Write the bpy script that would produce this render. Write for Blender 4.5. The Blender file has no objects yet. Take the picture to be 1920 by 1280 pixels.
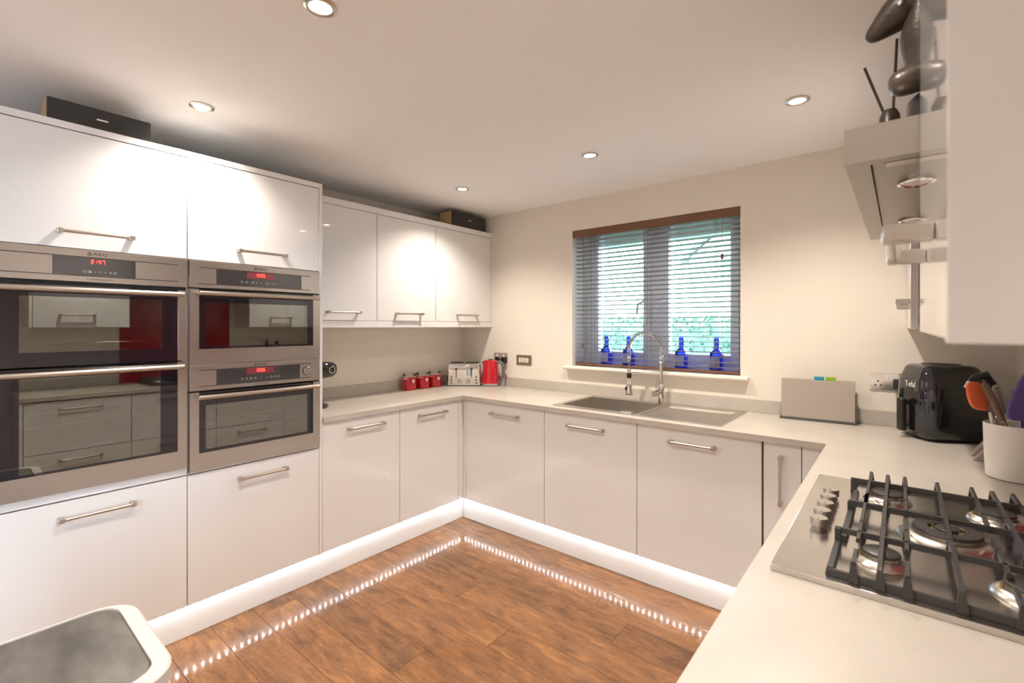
import bpy, bmesh, math, random
from mathutils import Vector, Matrix
random.seed(7)
S = bpy.context.scene
COL = S.collection
R = math.radians
# ------------------------------------------------------------------ camera
cd = bpy.data.cameras.new('camera'); cam = bpy.data.objects.new('camera', cd); COL.objects.link(cam)
cam.location = (2.481, -2.4402, 1.4161)
cam.rotation_euler = (R(90), 0, R(39.5367))
cd.sensor_width = 36.0; cd.lens = 882.77 / 1920 * 36.0
cd.shift_y = -28.8 / 1920
cd.clip_start = 0.02
cd.dof.use_dof = True; cd.dof.focus_distance = 2.9; cd.dof.aperture_fstop = 5.0
S.camera = cam
# ------------------------------------------------------------------ sky and exposure
W = bpy.data.worlds.new('overcast_sky'); S.world = W; W.use_nodes = True
bg = W.node_tree.nodes['Background']
bg.inputs['Color'].default_value = (0.62, 0.82, 1.0, 1); bg.inputs['Strength'].default_value = 24.0
S.view_settings.view_transform = 'Standard'; S.view_settings.look = 'None'
S.view_settings.gamma = 1.0; S.view_settings.use_curve_mapping = False
S.view_settings.exposure = 0.42
LAMP = 52.0            # watts of each ceiling downlight
LAMP_COL = (1.0, 0.90, 0.78)
LED = 26.0
ADDED_PENDANT = 14.0

# ------------------------------------------------------------------ materials
def mat(name, col, rough=0.5, metal=0.0, spec=0.5, ior=1.5, coat=0.0, emit=None, estr=0.0, trans=0.0, bump=None, var=None, aniso=0.0):
    m = bpy.data.materials.new(name); m.use_nodes = True
    n = m.node_tree.nodes; l = m.node_tree.links; b = n['Principled BSDF']
    b.inputs['Base Color'].default_value = (*col, 1); b.inputs['Roughness'].default_value = rough
    b.inputs['Metallic'].default_value = metal; b.inputs['Specular IOR Level'].default_value = spec
    b.inputs['IOR'].default_value = ior; b.inputs['Coat Weight'].default_value = coat
    b.inputs['Coat Roughness'].default_value = 0.03
    b.inputs['Transmission Weight'].default_value = trans
    b.inputs['Anisotropic'].default_value = aniso
    if emit: b.inputs['Emission Color'].default_value = (*emit, 1); b.inputs['Emission Strength'].default_value = estr
    tc = n.new('ShaderNodeTexCoord')
    if var:   # (scale, amount, (sx,sy,sz))
        mp = n.new('ShaderNodeMapping'); mp.inputs['Scale'].default_value = var[2]
        nz = n.new('ShaderNodeTexNoise'); nz.inputs['Scale'].default_value = var[0]; nz.inputs['Detail'].default_value = 4
        rp = n.new('ShaderNodeMapRange'); rp.inputs['From Min'].default_value = .3; rp.inputs['From Max'].default_value = .7
        rp.inputs['To Min'].default_value = 1 - var[1]; rp.inputs['To Max'].default_value = 1 + var[1]
        hs = n.new('ShaderNodeHueSaturation'); hs.inputs['Color'].default_value = (*col, 1)
        l.new(tc.outputs['Object'], mp.inputs['Vector']); l.new(mp.outputs['Vector'], nz.inputs['Vector'])
        l.new(nz.outputs['Fac'], rp.inputs['Value']); l.new(rp.outputs['Result'], hs.inputs['Value'])
        l.new(hs.outputs['Color'], b.inputs['Base Color'])
    if bump:  # (scale, strength, (sx,sy,sz))
        mp = n.new('ShaderNodeMapping'); mp.inputs['Scale'].default_value = bump[2]
        nz = n.new('ShaderNodeTexNoise'); nz.inputs['Scale'].default_value = bump[0]; nz.inputs['Detail'].default_value = 3
        bp = n.new('ShaderNodeBump'); bp.inputs['Strength'].default_value = bump[1]; bp.inputs['Distance'].default_value = .002
        l.new(tc.outputs['Object'], mp.inputs['Vector']); l.new(mp.outputs['Vector'], nz.inputs['Vector'])
        l.new(nz.outputs['Fac'], bp.inputs['Height']); l.new(bp.outputs['Normal'], b.inputs['Normal'])
    return m
def emis(name, col, s):
    m = bpy.data.materials.new(name); m.use_nodes = True; nt = m.node_tree
    nt.nodes.remove(nt.nodes['Principled BSDF']); e = nt.nodes.new('ShaderNodeEmission')
    e.inputs['Color'].default_value = (*col, 1); e.inputs['Strength'].default_value = s
    nt.links.new(e.outputs['Emission'], nt.nodes['Material Output'].inputs['Surface']); return m
def sheet_glass(name, tint, fac, rough=0.0, ior=1.5):
    """thin pane: coloured see-through mixed with a mirror-like surface; fac None = fresnel"""
    m = bpy.data.materials.new(name); m.use_nodes = True; nt = m.node_tree; n = nt.nodes
    n.remove(n['Principled BSDF'])
    t = n.new('ShaderNodeBsdfTransparent'); t.inputs['Color'].default_value = (*tint, 1)
    g = n.new('ShaderNodeBsdfGlossy'); g.inputs['Roughness'].default_value = rough
    g.inputs['Color'].default_value = (.95, .95, .92, 1)
    mx = n.new('ShaderNodeMixShader')
    fr = n.new('ShaderNodeFresnel'); fr.inputs['IOR'].default_value = ior
    if fac is None: nt.links.new(fr.outputs['Fac'], mx.inputs['Fac'])
    else:
        ad = n.new('ShaderNodeMath'); ad.operation = 'ADD'; ad.use_clamp = True; ad.inputs[1].default_value = fac
        nt.links.new(fr.outputs['Fac'], ad.inputs[0]); nt.links.new(ad.outputs['Value'], mx.inputs['Fac'])
    nt.links.new(t.outputs['BSDF'], mx.inputs[1]); nt.links.new(g.outputs['BSDF'], mx.inputs[2])
    nt.links.new(mx.outputs['Shader'], n['Material Output'].inputs['Surface']); return m

M = {}
M['wall'] = mat('wall_paint_cream', (.80, .74, .66), .85, bump=(220, .05, (1, 1, 1)))
M['ceil'] = mat('ceiling_paint_white', (.89, .89, .90), .9, bump=(200, .04, (1, 1, 1)))
M['gloss'] = mat('white_gloss_lacquer', (.79, .78, .775), .05, spec=.5, coat=.6)
M['carc'] = mat('white_melamine', (.78, .77, .76), .35)
M['plinth'] = mat('white_gloss_plinth', (.82, .82, .82), .15)
M['steel'] = mat('brushed_steel', (.48, .43, .385), .28, 1.0, bump=(60, .04, (1, 40, 40)), aniso=.4)
M['hoodsteel'] = mat('hood_brushed_steel', (.36, .325, .29), .34, 1.0, bump=(60, .04, (40, 1, 40)))
M['steel_h'] = mat('satin_nickel', (.54, .50, .455), .3, 1.0)
M['chrome'] = mat('polished_chrome', (.78, .77, .76), .08, 1.0)
M['sink'] = mat('brushed_sink_steel', (.60, .56, .51), .36, 1.0, bump=(50, .05, (60, 1, 1)))
M['hobsteel'] = mat('hob_steel', (.60, .58, .56), .2, 1.0, bump=(40, .03, (1, 60, 1)), var=(9, .06, (1, 1, 1)))
M['black'] = mat('black_plastic', (.012, .012, .014), .3)
M['blackgloss'] = mat('black_gloss_plastic', (.010, .010, .013), .06, coat=.6)
M['blackglass'] = mat('black_oven_glass', (.012, .010, .014), .03, spec=.6, coat=.3)
M['panelglass'] = mat('control_panel_glass', (.05, .045, .045), .08)
M['ovenwin'] = sheet_glass('oven_window_glass', (.62, .62, .56), .15, .01, 1.5)
M['cavity'] = mat('oven_enamel', (.50, .48, .42), .35, var=(12, .2, (1, 1, 1)))
M['gap'] = mat('dark_gap', (.01, .01, .01), .6)
M['iron'] = mat('cast_iron', (.036, .034, .033), .42, bump=(300, .12, (1, 1, 1)))
M['cap'] = mat('burner_cap_enamel', (.04, .036, .034), .38)
M['alu'] = mat('burner_aluminium', (.68, .64, .58), .3, 1.0)
M['brass'] = mat('brass_jet', (.62, .45, .18), .3, 1.0)
M['red'] = mat('red_enamel', (.52, .008, .02), .16, coat=.5)
M['redglass'] = mat('red_glass_splashback', (.36, .008, .025), .03, coat=.5)
M['greyplast'] = mat('grey_plastic', (.13, .135, .14), .4)
M['wood_dark'] = mat('dark_stained_wood', (.17, .075, .038), .4, var=(14, .25, (3, 40, 40)))
M['slat'] = mat('blind_slat_wood', (.27, .25, .25), .3, var=(14, .12, (3, 40, 40)))
M['cord'] = mat('blind_cord', (.16, .13, .11), .8)
M['mdf'] = mat('tan_speaker_veneer', (.52, .36, .19), .5, var=(8, .15, (2, 2, 30)))
M['cloth'] = mat('speaker_grille_cloth', (.04, .037, .036), .9, bump=(900, .4, (1, 1, 1)))
M['upvc'] = mat('white_upvc', (.88, .89, .90), .3)
M['pane'] = sheet_glass('window_glass', (.97, .98, 1.0), None)
M['blueglass'] = sheet_glass('blue_bottle_glass', (.10, .22, .98), .03)
M['label'] = mat('pale_bottle_label', (.60, .66, .92), .5)
M['plate'] = mat('brushed_socket_plate', (.50, .45, .39), .33, 1.0)
M['whiteplast'] = mat('white_plastic', (.80, .78, .75), .35)
M['taupe'] = mat('taupe_plastic', (.42, .36, .31), .45)
M['darkgrey'] = mat('dark_grey_rubber', (.09, .095, .09), .6)
M['bluetab'] = mat('blue_board', (.02, .28, .42), .4)
M['greentab'] = mat('green_board', (.30, .50, .03), .4)
M['binwhite'] = mat('bin_white_plastic', (.56, .525, .50), .35)
M['binlid'] = mat('scratched_steel_lid', (.30, .285, .27), .36, .85, var=(7, .3, (1, 2.2, 1)), bump=(30, .06, (1, 8, 1)))
M['pot'] = mat('white_ceramic', (.80, .76, .72), .35)
M['orange'] = mat('orange_silicone', (.86, .17, .06), .5)
M['purple'] = mat('purple_silicone', (.11, .07, .30), .6, bump=(120, .6, (1, 1, 1)))
M['brownwood'] = mat('brown_wood', (.18, .105, .07), .55)
M['sage'] = mat('sage_plastic', (.42, .44, .27), .5)
M['greyknife'] = mat('grey_knife_block', (.36, .31, .28), .5)
M['navy'] = mat('navy_plastic', (.02, .018, .035), .35)
M['statue'] = mat('bronze_resin', (.065, .05, .04), .34, .25, var=(30, .35, (1, 1, 1)), bump=(160, .3, (1, 1, 1)))
M['reed'] = mat('dark_reed', (.05, .035, .025), .7)
M['print'] = mat('black_print', (.02, .02, .02), .5)
M['iconprint'] = mat('grey_icon_print', (.45, .43, .42), .5)
M['redled'] = emis('red_led_digits', (1.0, .04, .03), 5.0)
M['reddisp'] = mat('red_display_window', (.17, .035, .04), .2, emit=(1, .05, .06), estr=.05)
M['lens'] = emis('lamp_lens_glow', (1.0, .92, .80), 14.0)
M['diode'] = emis('led_diode_glow', (.93, .96, 1.0), 145.0)
M['globe'] = emis('added_pendant_glow', (1.0, .88, .74), 2.0)
M['grass'] = mat('lawn_grass', (.07, .13, .06), .9, var=(3, .3, (1, 1, 1)))
M['leaf'] = mat('hedge_leaf', (.035, .095, .055), .6, var=(1.5, .4, (1, 1, 1)))
M['render'] = mat('house_render', (.66, .60, .58), .9)
M['roof'] = mat('slate_roof', (.19, .20, .22), .8, var=(6, .2, (1, 1, 1)))
M['bark'] = mat('tree_bark', (.10, .07, .05), .9)
M['houseglass'] = mat('house_window_glass', (.06, .08, .10), .05)
M['oak'] = mat('dining_oak', (.35, .21, .10), .45, var=(6, .2, (1, 20, 1)))
M['glassclear'] = sheet_glass('clear_lid_glass', (.92, .93, .93), .04)

def worktop_mat():
    m = mat('beige_worktop_laminate', (.66, .585, .50), .33)
    nt = m.node_tree; n = nt.nodes; l = nt.links; b = n['Principled BSDF']
    tc = n.new('ShaderNodeTexCoord'); a = n.new('ShaderNodeTexNoise'); a.inputs['Scale'].default_value = 5; a.inputs['Detail'].default_value = 6
    s = n.new('ShaderNodeTexNoise'); s.inputs['Scale'].default_value = 180; s.inputs['Detail'].default_value = 2
    r1 = n.new('ShaderNodeValToRGB'); r1.color_ramp.elements[0].position = .35; r1.color_ramp.elements[0].color = (.49, .447, .397, 1)
    r1.color_ramp.elements[1].position = .65; r1.color_ramp.elements[1].color = (.54, .495, .44, 1)
    r2 = n.new('ShaderNodeValToRGB'); r2.color_ramp.elements[0].position = .70; r2.color_ramp.elements[0].color = (0, 0, 0, 1)
    r2.color_ramp.elements[1].position = .76; r2.color_ramp.elements[1].color = (.5, .5, .5, 1)
    mx = n.new('ShaderNodeMix'); mx.data_type = 'RGBA'; mx.inputs[7].default_value = (.62, .58, .53, 1)
    for t in (a, s): l.new(tc.outputs['Object'], t.inputs['Vector'])
    l.new(a.outputs['Fac'], r1.inputs['Fac']); l.new(s.outputs['Fac'], r2.inputs['Fac'])
    l.new(r2.outputs['Color'], mx.inputs[0]); l.new(r1.outputs['Color'], mx.inputs[6]); l.new(mx.outputs[2], b.inputs['Base Color'])
    return m
M['worktop'] = worktop_mat()

def plank_mat():
    m = mat('worn_oak_vinyl_plank', (.3, .14, .05), .3)
    nt = m.node_tree; n = nt.nodes; l = nt.links; b = n['Principled BSDF']
    tc = n.new('ShaderNodeTexCoord'); oi = n.new('ShaderNodeObjectInfo')
    off = n.new('ShaderNodeVectorMath'); off.operation = 'MULTIPLY_ADD'
    cmb = n.new('ShaderNodeCombineXYZ')
    mu = n.new('ShaderNodeMath'); mu.operation = 'MULTIPLY'; mu.inputs[1].default_value = 57.0
    l.new(oi.outputs['Random'], mu.inputs[0])
    for k in range(3): l.new(mu.outputs[0], cmb.inputs[k])
    ad = n.new('ShaderNodeVectorMath'); ad.operation = 'ADD'
    l.new(tc.outputs['Object'], ad.inputs[0]); l.new(cmb.outputs[0], ad.inputs[1])
    def noise(sc, scale, det, dist=0.0):
        mp = n.new('ShaderNodeMapping'); mp.inputs['Scale'].default_value = sc
        t = n.new('ShaderNodeTexNoise'); t.inputs['Scale'].default_value = scale; t.inputs['Detail'].default_value = det
        t.inputs['Distortion'].default_value = dist; t.inputs['Roughness'].default_value = .65
        l.new(ad.outputs[0], mp.inputs['Vector']); l.new(mp.outputs[0], t.inputs['Vector']); return t
    grain = noise((2.0, 11, 1), 3.0, 8, .8); patch = noise((1.4, 3.4, 1), 3.4, 6, .6); fine = noise((6, 40, 1), 9, 6)
    r = n.new('ShaderNodeValToRGB'); e = r.color_ramp.elements
    e[0].position = .24; e[0].color = (.070, .035, .018, 1)
    e[1].position = .80; e[1].color = (.43, .208, .080, 1)
    x = e.new(.41); x.color = (.142, .070, .036, 1)
    x = e.new(.58); x.color = (.255, .120, .052, 1)
    av = n.new('ShaderNodeMath'); av.operation = 'MULTIPLY_ADD'; av.inputs[1].default_value = .5
    h1 = n.new('ShaderNodeMath'); h1.operation = 'MULTIPLY'; h1.inputs[1].default_value = .5
    l.new(patch.outputs['Fac'], h1.inputs[0]); l.new(grain.outputs['Fac'], av.inputs[0]); l.new(h1.outputs[0], av.inputs[2])
    h2 = n.new('ShaderNodeMath'); h2.operation = 'MULTIPLY_ADD'; h2.inputs[1].default_value = .34; h2.inputs[2].default_value = -.17
    l.new(fine.outputs['Fac'], h2.inputs[0]); sm = n.new('ShaderNodeMath'); l.new(av.outputs[0], sm.inputs[0]); l.new(h2.outputs[0], sm.inputs[1])
    pr = n.new('ShaderNodeMath'); pr.operation = 'MULTIPLY_ADD'; pr.inputs[1].default_value = .10; pr.inputs[2].default_value = -.05
    l.new(oi.outputs['Random'], pr.inputs[0]); s2 = n.new('ShaderNodeMath'); l.new(sm.outputs[0], s2.inputs[0]); l.new(pr.outputs[0], s2.inputs[1])
    l.new(s2.outputs[0], r.inputs['Fac']); l.new(r.outputs['Color'], b.inputs['Base Color'])
    rr = n.new('ShaderNodeMapRange'); rr.inputs['To Min'].default_value = .11; rr.inputs['To Max'].default_value = .15
    l.new(grain.outputs['Fac'], rr.inputs['Value']); l.new(rr.outputs[0], b.inputs['Roughness'])
    bp = n.new('ShaderNodeBump'); bp.inputs['Strength'].default_value = .04; bp.inputs['Distance'].default_value = .001
    l.new(fine.outputs['Fac'], bp.inputs['Height']); l.new(bp.outputs[0], b.inputs['Normal'])
    return m
M['plank'] = plank_mat()

# ------------------------------------------------------------------ geometry helpers
class MB:
    def __init__(s): s.bm = bmesh.new(); s.hard = False
    def box(s, x0, x1, y0, y1, z0, z1, bev=0.0, seg=2, mtx=None):
        v = [s.bm.verts.new(p) for p in ((x0,y0,z0),(x1,y0,z0),(x1,y1,z0),(x0,y1,z0),(x0,y0,z1),(x1,y0,z1),(x1,y1,z1),(x0,y1,z1))]
        f = [s.bm.faces.new([v[i] for i in q]) for q in ((3,2,1,0),(4,5,6,7),(0,1,5,4),(1,2,6,5),(2,3,7,6),(3,0,4,7))]
        if bev > 0:
            s.hard = True
            ed = set(e for q in f for e in q.edges)
            res = bmesh.ops.bevel(s.bm, geom=list(ed), offset=bev, segments=seg, profile=.5, affect='EDGES')
            v = list(set(w for q in res['faces'] for w in q.verts) | set(w for w in v if w.is_valid))
        if mtx is not None: bmesh.ops.transform(s.bm, matrix=mtx, verts=[w for w in v if w.is_valid])
        return s
    def ring(s, c, ax, r, seg, ux=None):
        ax = Vector(ax).normalized()
        u = Vector(ux) if ux else ax.orthogonal(); u = (u - ax * u.dot(ax)).normalized(); w = ax.cross(u)
        return [s.bm.verts.new(Vector(c) + u * (math.cos(2*math.pi*i/seg) * r) + w * (math.sin(2*math.pi*i/seg) * r)) for i in range(seg)]
    def skin(s, rings, closed_ends=True, loop=False):
        n = len(rings[0])
        prs = list(zip(rings, rings[1:])) + ([(rings[-1], rings[0])] if loop else [])
        for a, b in prs:
            for i in range(n): s.bm.faces.new((a[i], a[(i+1) % n], b[(i+1) % n], b[i]))
        if closed_ends and not loop:
            s.bm.faces.new(rings[0][::-1]); s.bm.faces.new(rings[-1])
        return s
    def cyl(s, p0, p1, r, seg=20, r2=None):
        p0 = Vector(p0); p1 = Vector(p1); ax = p1 - p0; u = ax.orthogonal()
        return s.skin([s.ring(p0, ax, r, seg, u), s.ring(p1, ax, r if r2 is None else r2, seg, u)])
    def tube(s, pts, r, seg=10, loop=False):
        P = [Vector(p) for p in pts]; rings = []; u = None
        for i, p in enumerate(P):
            if loop: t = P[(i+1) % len(P)] - P[i-1]
            else: t = P[min(i+1, len(P)-1)] - P[max(i-1, 0)]
            t.normalize()
            if u is None: u = t.orthogonal().normalized()
            u = (u - t * u.dot(t)).normalized()
            rings.append(s.ring(p, t, r[i] if isinstance(r, (list, tuple)) else r, seg, u))
        return s.skin(rings, True, loop)
    def lathe(s, prof, c=(0, 0, 0), seg=28, cap=(True, True)):
        c = Vector(c); rings = [[s.bm.verts.new(c + Vector((r*math.cos(2*math.pi*i/seg), r*math.sin(2*math.pi*i/seg), z))) for i in range(seg)] for r, z in prof]
        s.skin(rings, False)
        if cap[0]: s.bm.faces.new(rings[0][::-1])
        if cap[1]: s.bm.faces.new(rings[-1])
        return s
    def poly(s, pts, z0, z1):
        a = [s.bm.verts.new((x, y, z0)) for x, y in pts]; b = [s.bm.verts.new((x, y, z1)) for x, y in pts]
        return s.skin([a, b])
    def extr(s, pts3, vec):
        a = [s.bm.verts.new(p) for p in pts3]; b = [s.bm.verts.new(Vector(p) + Vector(vec)) for p in pts3]
        return s.skin([a, b])
    def loft(s, sections):   # list of equally long 3D loops
        return s.skin([[s.bm.verts.new(p) for p in q] for q in sections])
    def cells(s, xs, ys, inside, z0, z1):
        V = {}
        def v(i, j, z):
            k = (i, j, z)
            if k not in V: V[k] = s.bm.verts.new((xs[i], ys[j], z))
            return V[k]
        nx, ny = len(xs)-1, len(ys)-1
        ins = lambda i, j: 0 <= i < nx and 0 <= j < ny and inside((xs[i]+xs[i+1])/2, (ys[j]+ys[j+1])/2)
        for i in range(nx):
            for j in range(ny):
                if not ins(i, j): continue
                s.bm.faces.new((v(i,j,z1), v(i+1,j,z1), v(i+1,j+1,z1), v(i,j+1,z1)))
                s.bm.faces.new((v(i,j+1,z0), v(i+1,j+1,z0), v(i+1,j,z0), v(i,j,z0)))
                if not ins(i-1, j): s.bm.faces.new((v(i,j,z0), v(i,j,z1), v(i,j+1,z1), v(i,j+1,z0)))
                if not ins(i+1, j): s.bm.faces.new((v(i+1,j,z0), v(i+1,j+1,z0), v(i+1,j+1,z1), v(i+1,j,z1)))
                if not ins(i, j-1): s.bm.faces.new((v(i,j,z0), v(i+1,j,z0), v(i+1,j,z1), v(i,j,z1)))
                if not ins(i, j+1): s.bm.faces.new((v(i,j+1,z0), v(i,j+1,z1), v(i+1,j+1,z1), v(i+1,j+1,z0)))
        return s
    def xf(s, mtx): bmesh.ops.transform(s.bm, matrix=mtx, verts=s.bm.verts); return s
    def mesh(s, name, m, angle=38):
        bmesh.ops.recalc_face_normals(s.bm, faces=s.bm.faces)
        me = bpy.data.meshes.new(name); s.bm.to_mesh(me); s.bm.free()
        if m is not None: me.materials.append(M[m] if isinstance(m, str) else m)
        me.shade_smooth(); me.set_sharp_from_angle(angle=R(min(angle, 20) if s.hard else angle)); return me
def root_mtx(o):
    m = Matrix.Identity(4); q = o
    while q is not None:
        m = Matrix.LocRotScale(q.location, q.rotation_euler, None) @ m; q = q.parent
    return m
def link(name, me, parent=None, loc=None):
    o = bpy.data.objects.new(name, me); COL.objects.link(o)
    if parent is not None: o.parent = parent
    if loc is not None: o.location = loc
    return o
def part(name, mb, m, parent=None, world=True, angle=38, label=None):
    """mesh authored in world coordinates (world=True) or in the parent's own frame"""
    if parent is not None and world: mb.xf(root_mtx(parent).inverted())
    o = link(name, mb.mesh(name, m, angle), parent)
    if label: o['label'] = label
    return o
def tag(o, label=None, cat=None, group=None, kind=None):
    if label: o['label'] = label
    if cat: o['category'] = cat
    if group: o['group'] = group
    if kind: o['kind'] = kind
    return o
def thing(name, label, cat, loc=(0, 0, 0), rz=0.0, group=None):
    o = bpy.data.objects.new(name, None); COL.objects.link(o); o.location = loc; o.rotation_euler = (0, 0, rz)
    o.empty_display_size = .05
    return tag(o, label, cat, group)
def struct(name, mb, m, parent=None, label=None):
    o = part(name, mb, m, parent)
    if parent is None: tag(o, label, None, None, 'structure')
    return o
def text_part(name, s, size, m, parent, mtx, ext=.0004):
    c = bpy.data.curves.new(name, 'FONT'); c.body = s; c.size = size; c.align_x = 'CENTER'; c.align_y = 'CENTER'; c.extrude = ext
    t = bpy.data.objects.new(name, c); me = bpy.data.meshes.new_from_object(t)
    bpy.data.objects.remove(t); me.transform(mtx); me.materials.clear(); me.materials.append(M[m])
    me.transform(root_mtx(parent).inverted())
    return link(name, me, parent)
def frame_mtx(o, xa, ya):   # local x -> xa, local y -> ya
    x = Vector(xa).normalized(); y = Vector(ya).normalized(); z = x.cross(y)
    return Matrix(((x.x, y.x, z.x, o[0]), (x.y, y.y, z.y, o[1]), (x.z, y.z, z.z, o[2]), (0, 0, 0, 1)))
def bar_handle(parent, centre, along, out, L):
    """slim round bar carried by a square block at each end"""
    c = Vector(centre); a = Vector(along).normalized(); o = Vector(out).normalized(); u = a.cross(o)
    mt = Matrix(((a.x, o.x, u.x, c.x), (a.y, o.y, u.y, c.y), (a.z, o.z, u.z, c.z), (0, 0, 0, 1)))
    mb = MB(); mb.cyl((-L/2 + .004, .030, 0), (L/2 - .004, .030, 0), .0065, 20)
    for sg in (-1, 1):
        x = sg * (L/2 - .009); mb.box(x - .009, x + .009, .0002, .038, -.0085, .0085, .002, 2)
    mb.xf(mt); return part('handle', mb, 'steel_h', parent, label='satin nickel bar handle')

# ------------------------------------------------------------------ room constants
XL, XR, YB, YR, H = -.62, 2.88, .62, -5.6, 2.3735
WX0, WX1, WZ0, WZ1 = .551, 1.737, 1.115, 2.14      # window opening
T = .30
# ------------------------------------------------------------------ structure
fl = struct('floor', MB().box(XL-.1, XR+.1, YR-.1, YB+.1, -.12, -.010), 'gap')
PW, PL = .182, 1.22
plank_me = {}
def plank(x0, x1, y0, y1):
    k = (round(x1-x0, 4), round(y1-y0, 4))
    if k not in plank_me:
        mb = MB(); g = .0006; mb.box(g, k[0]-g, g, k[1]-g, -.0095, 0, .0008, 1); plank_me[k] = mb.mesh('plank', 'plank')
    link('plank', plank_me[k], fl, (x0, y0, 0))
y = -.359 + 6*PW; row = 0
while y > YR:
    y0, y1 = max(y-PW, YR), min(y, YB)
    if y1 - y0 > .004:
        x = .26 - 2*PL + (0, .43, .81, .19, .62, 1.02)[row % 6]
        while x < XR:
            a, b = max(x, XL), min(x+PL, XR)
            if b - a > .004: plank(a, b, y0, y1)
            x += PL
    y -= PW; row += 1
struct('ceiling', MB().box(XL-.1, XR+.1, YR-.1, YB+T, H, H+.15), 'ceil')
struct('wall_left', MB().box(XL-.1, XL, YR-.1, YB+T, -.01, H), 'wall')
DY0, DY1, DZ1 = -4.35, -3.45, 2.05
struct('wall_right', MB().cells([YR-.1, DY0, DY1, YB+T], [-.01, .0, DZ1, H], lambda y, z: not (DY0 < y < DY1 and 0 < z < DZ1), XR, XR+.1).xf(Matrix(((0,0,1,0),(1,0,0,0),(0,1,0,0),(0,0,0,1)))), 'wall')
mb = MB()
def yz_wall(xs, zs, hole, y0, y1):
    w = MB().cells(xs, zs, lambda x, z: not (hole[0] < x < hole[1] and hole[2] < z < hole[3]), y0, y1)
    return w.xf(Matrix(((1,0,0,0),(0,0,1,0),(0,1,0,0),(0,0,0,1))))
struct('wall_back', yz_wall([XL, WX0, WX1, XR], [-.01, WZ0-.025, WZ1, H], (WX0, WX1, WZ0-.025, WZ1), YB, YB+T), 'wall')
struct('wall_rear', MB().box(XL, XR, YR-.1, YR, -.01, H), 'wall')

# window with two casements, sill
win = bpy.data.objects.new('window_1', None); COL.objects.link(win); win.location = ((WX0+WX1)/2, .86, WZ0); tag(win, None, None, None, 'structure')
fy0, fy1 = .835, .895
def rect_frame(x0, x1, z0, z1, w, y0, y1, bev=.004):
    mb = MB(); mb.box(x0, x0+w, y0, y1, z0, z1, bev); mb.box(x1-w, x1, y0, y1, z0, z1, bev)
    mb.box(x0+w, x1-w, y0, y1, z0, z0+w, bev); mb.box(x0+w, x1-w, y0, y1, z1-w, z1, bev); return mb
mb = rect_frame(WX0+.001, WX1-.001, WZ0+.001, WZ1-.001, .055, fy0, fy1); mb.box(1.085, 1.165, fy0, fy1, WZ0+.056, WZ1-.056, .004)
part('window_frame', mb, 'upvc', win)
for x0, x1 in ((WX0+.058, 1.083), (1.167, WX1-.058)):
    sh = part('casement', rect_frame(x0, x1, WZ0+.058, WZ1-.058, .052, fy0-.012, fy1-.006), 'upvc', win)
    part('glass_pane', MB().box(x0+.05, x1-.05, .866, .870, WZ0+.108, WZ1-.108), 'pane', sh)
    hx = x1-.026 if x0 < 1 else x0+.026
    hb = MB(); hb.box(hx-.013, hx+.013, fy0-.028, fy0-.0125, 1.56, 1.64, .004); hb.tube([(hx, fy0-.03, 1.60), (hx, fy0-.045, 1.60), (hx-.05, fy0-.05, 1.575), (hx-.06, fy0-.05, 1.50)], .009, 10)
    part('handle', hb, 'upvc', sh)
mb = MB(); prof = [(.86, WZ0-.024), (.86, WZ0)] + [(.575 - .012*math.sin(a), WZ0-.012 + .012*math.cos(a)) for a in [math.pi*k/8 for k in range(9)]]
mb.extr([(WX0, yy, zz) for yy, zz in [(.834, WZ0-.024), (.834, WZ0), (.622, WZ0), (.622, WZ0-.024)]], (WX1-WX0, 0, 0))
sill = part('window_sill', mb, 'wall', win)
prof = [(.6198, WZ0-.024), (.6198, WZ0)] + [(.578 - .012*math.sin(a), WZ0-.012 + .012*math.cos(a)) for a in [math.pi*k/8 for k in range(9)]]
part('sill_nosing', MB().extr([(WX0-.055, yy, zz) for yy, zz in prof], (WX1-WX0+.105, 0, 0)), 'wall', sill)

# unseen glazed door added in the right wall to let cool daylight in
dr = bpy.data.objects.new('added_door_1', None); COL.objects.link(dr); dr.location = (XR+.05, (DY0+DY1)/2, 0); tag(dr, None, None, None, 'structure')
turn = Matrix(((0,1,0,0),(1,0,0,0),(0,0,1,0),(0,0,0,1)))
part('door_frame', rect_frame(DY0+.002, DY1-.002, .002, DZ1-.002, .05, XR+.015, XR+.085).xf(turn), 'upvc', dr)
for k in range(2):
    a = DY0+.053 + k*(DY1-DY0-.106)/2; b = a + (DY1-DY0-.106)/2 - .002
    lf = part('door_leaf', rect_frame(a, b, .053, DZ1-.053, .06, XR+.03, XR+.08).xf(turn), 'upvc', dr)
    part('glass_pane', MB().box(XR+.053, XR+.057, a+.0605, b-.0605, .1135, DZ1-.1135), 'pane', lf)

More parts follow.
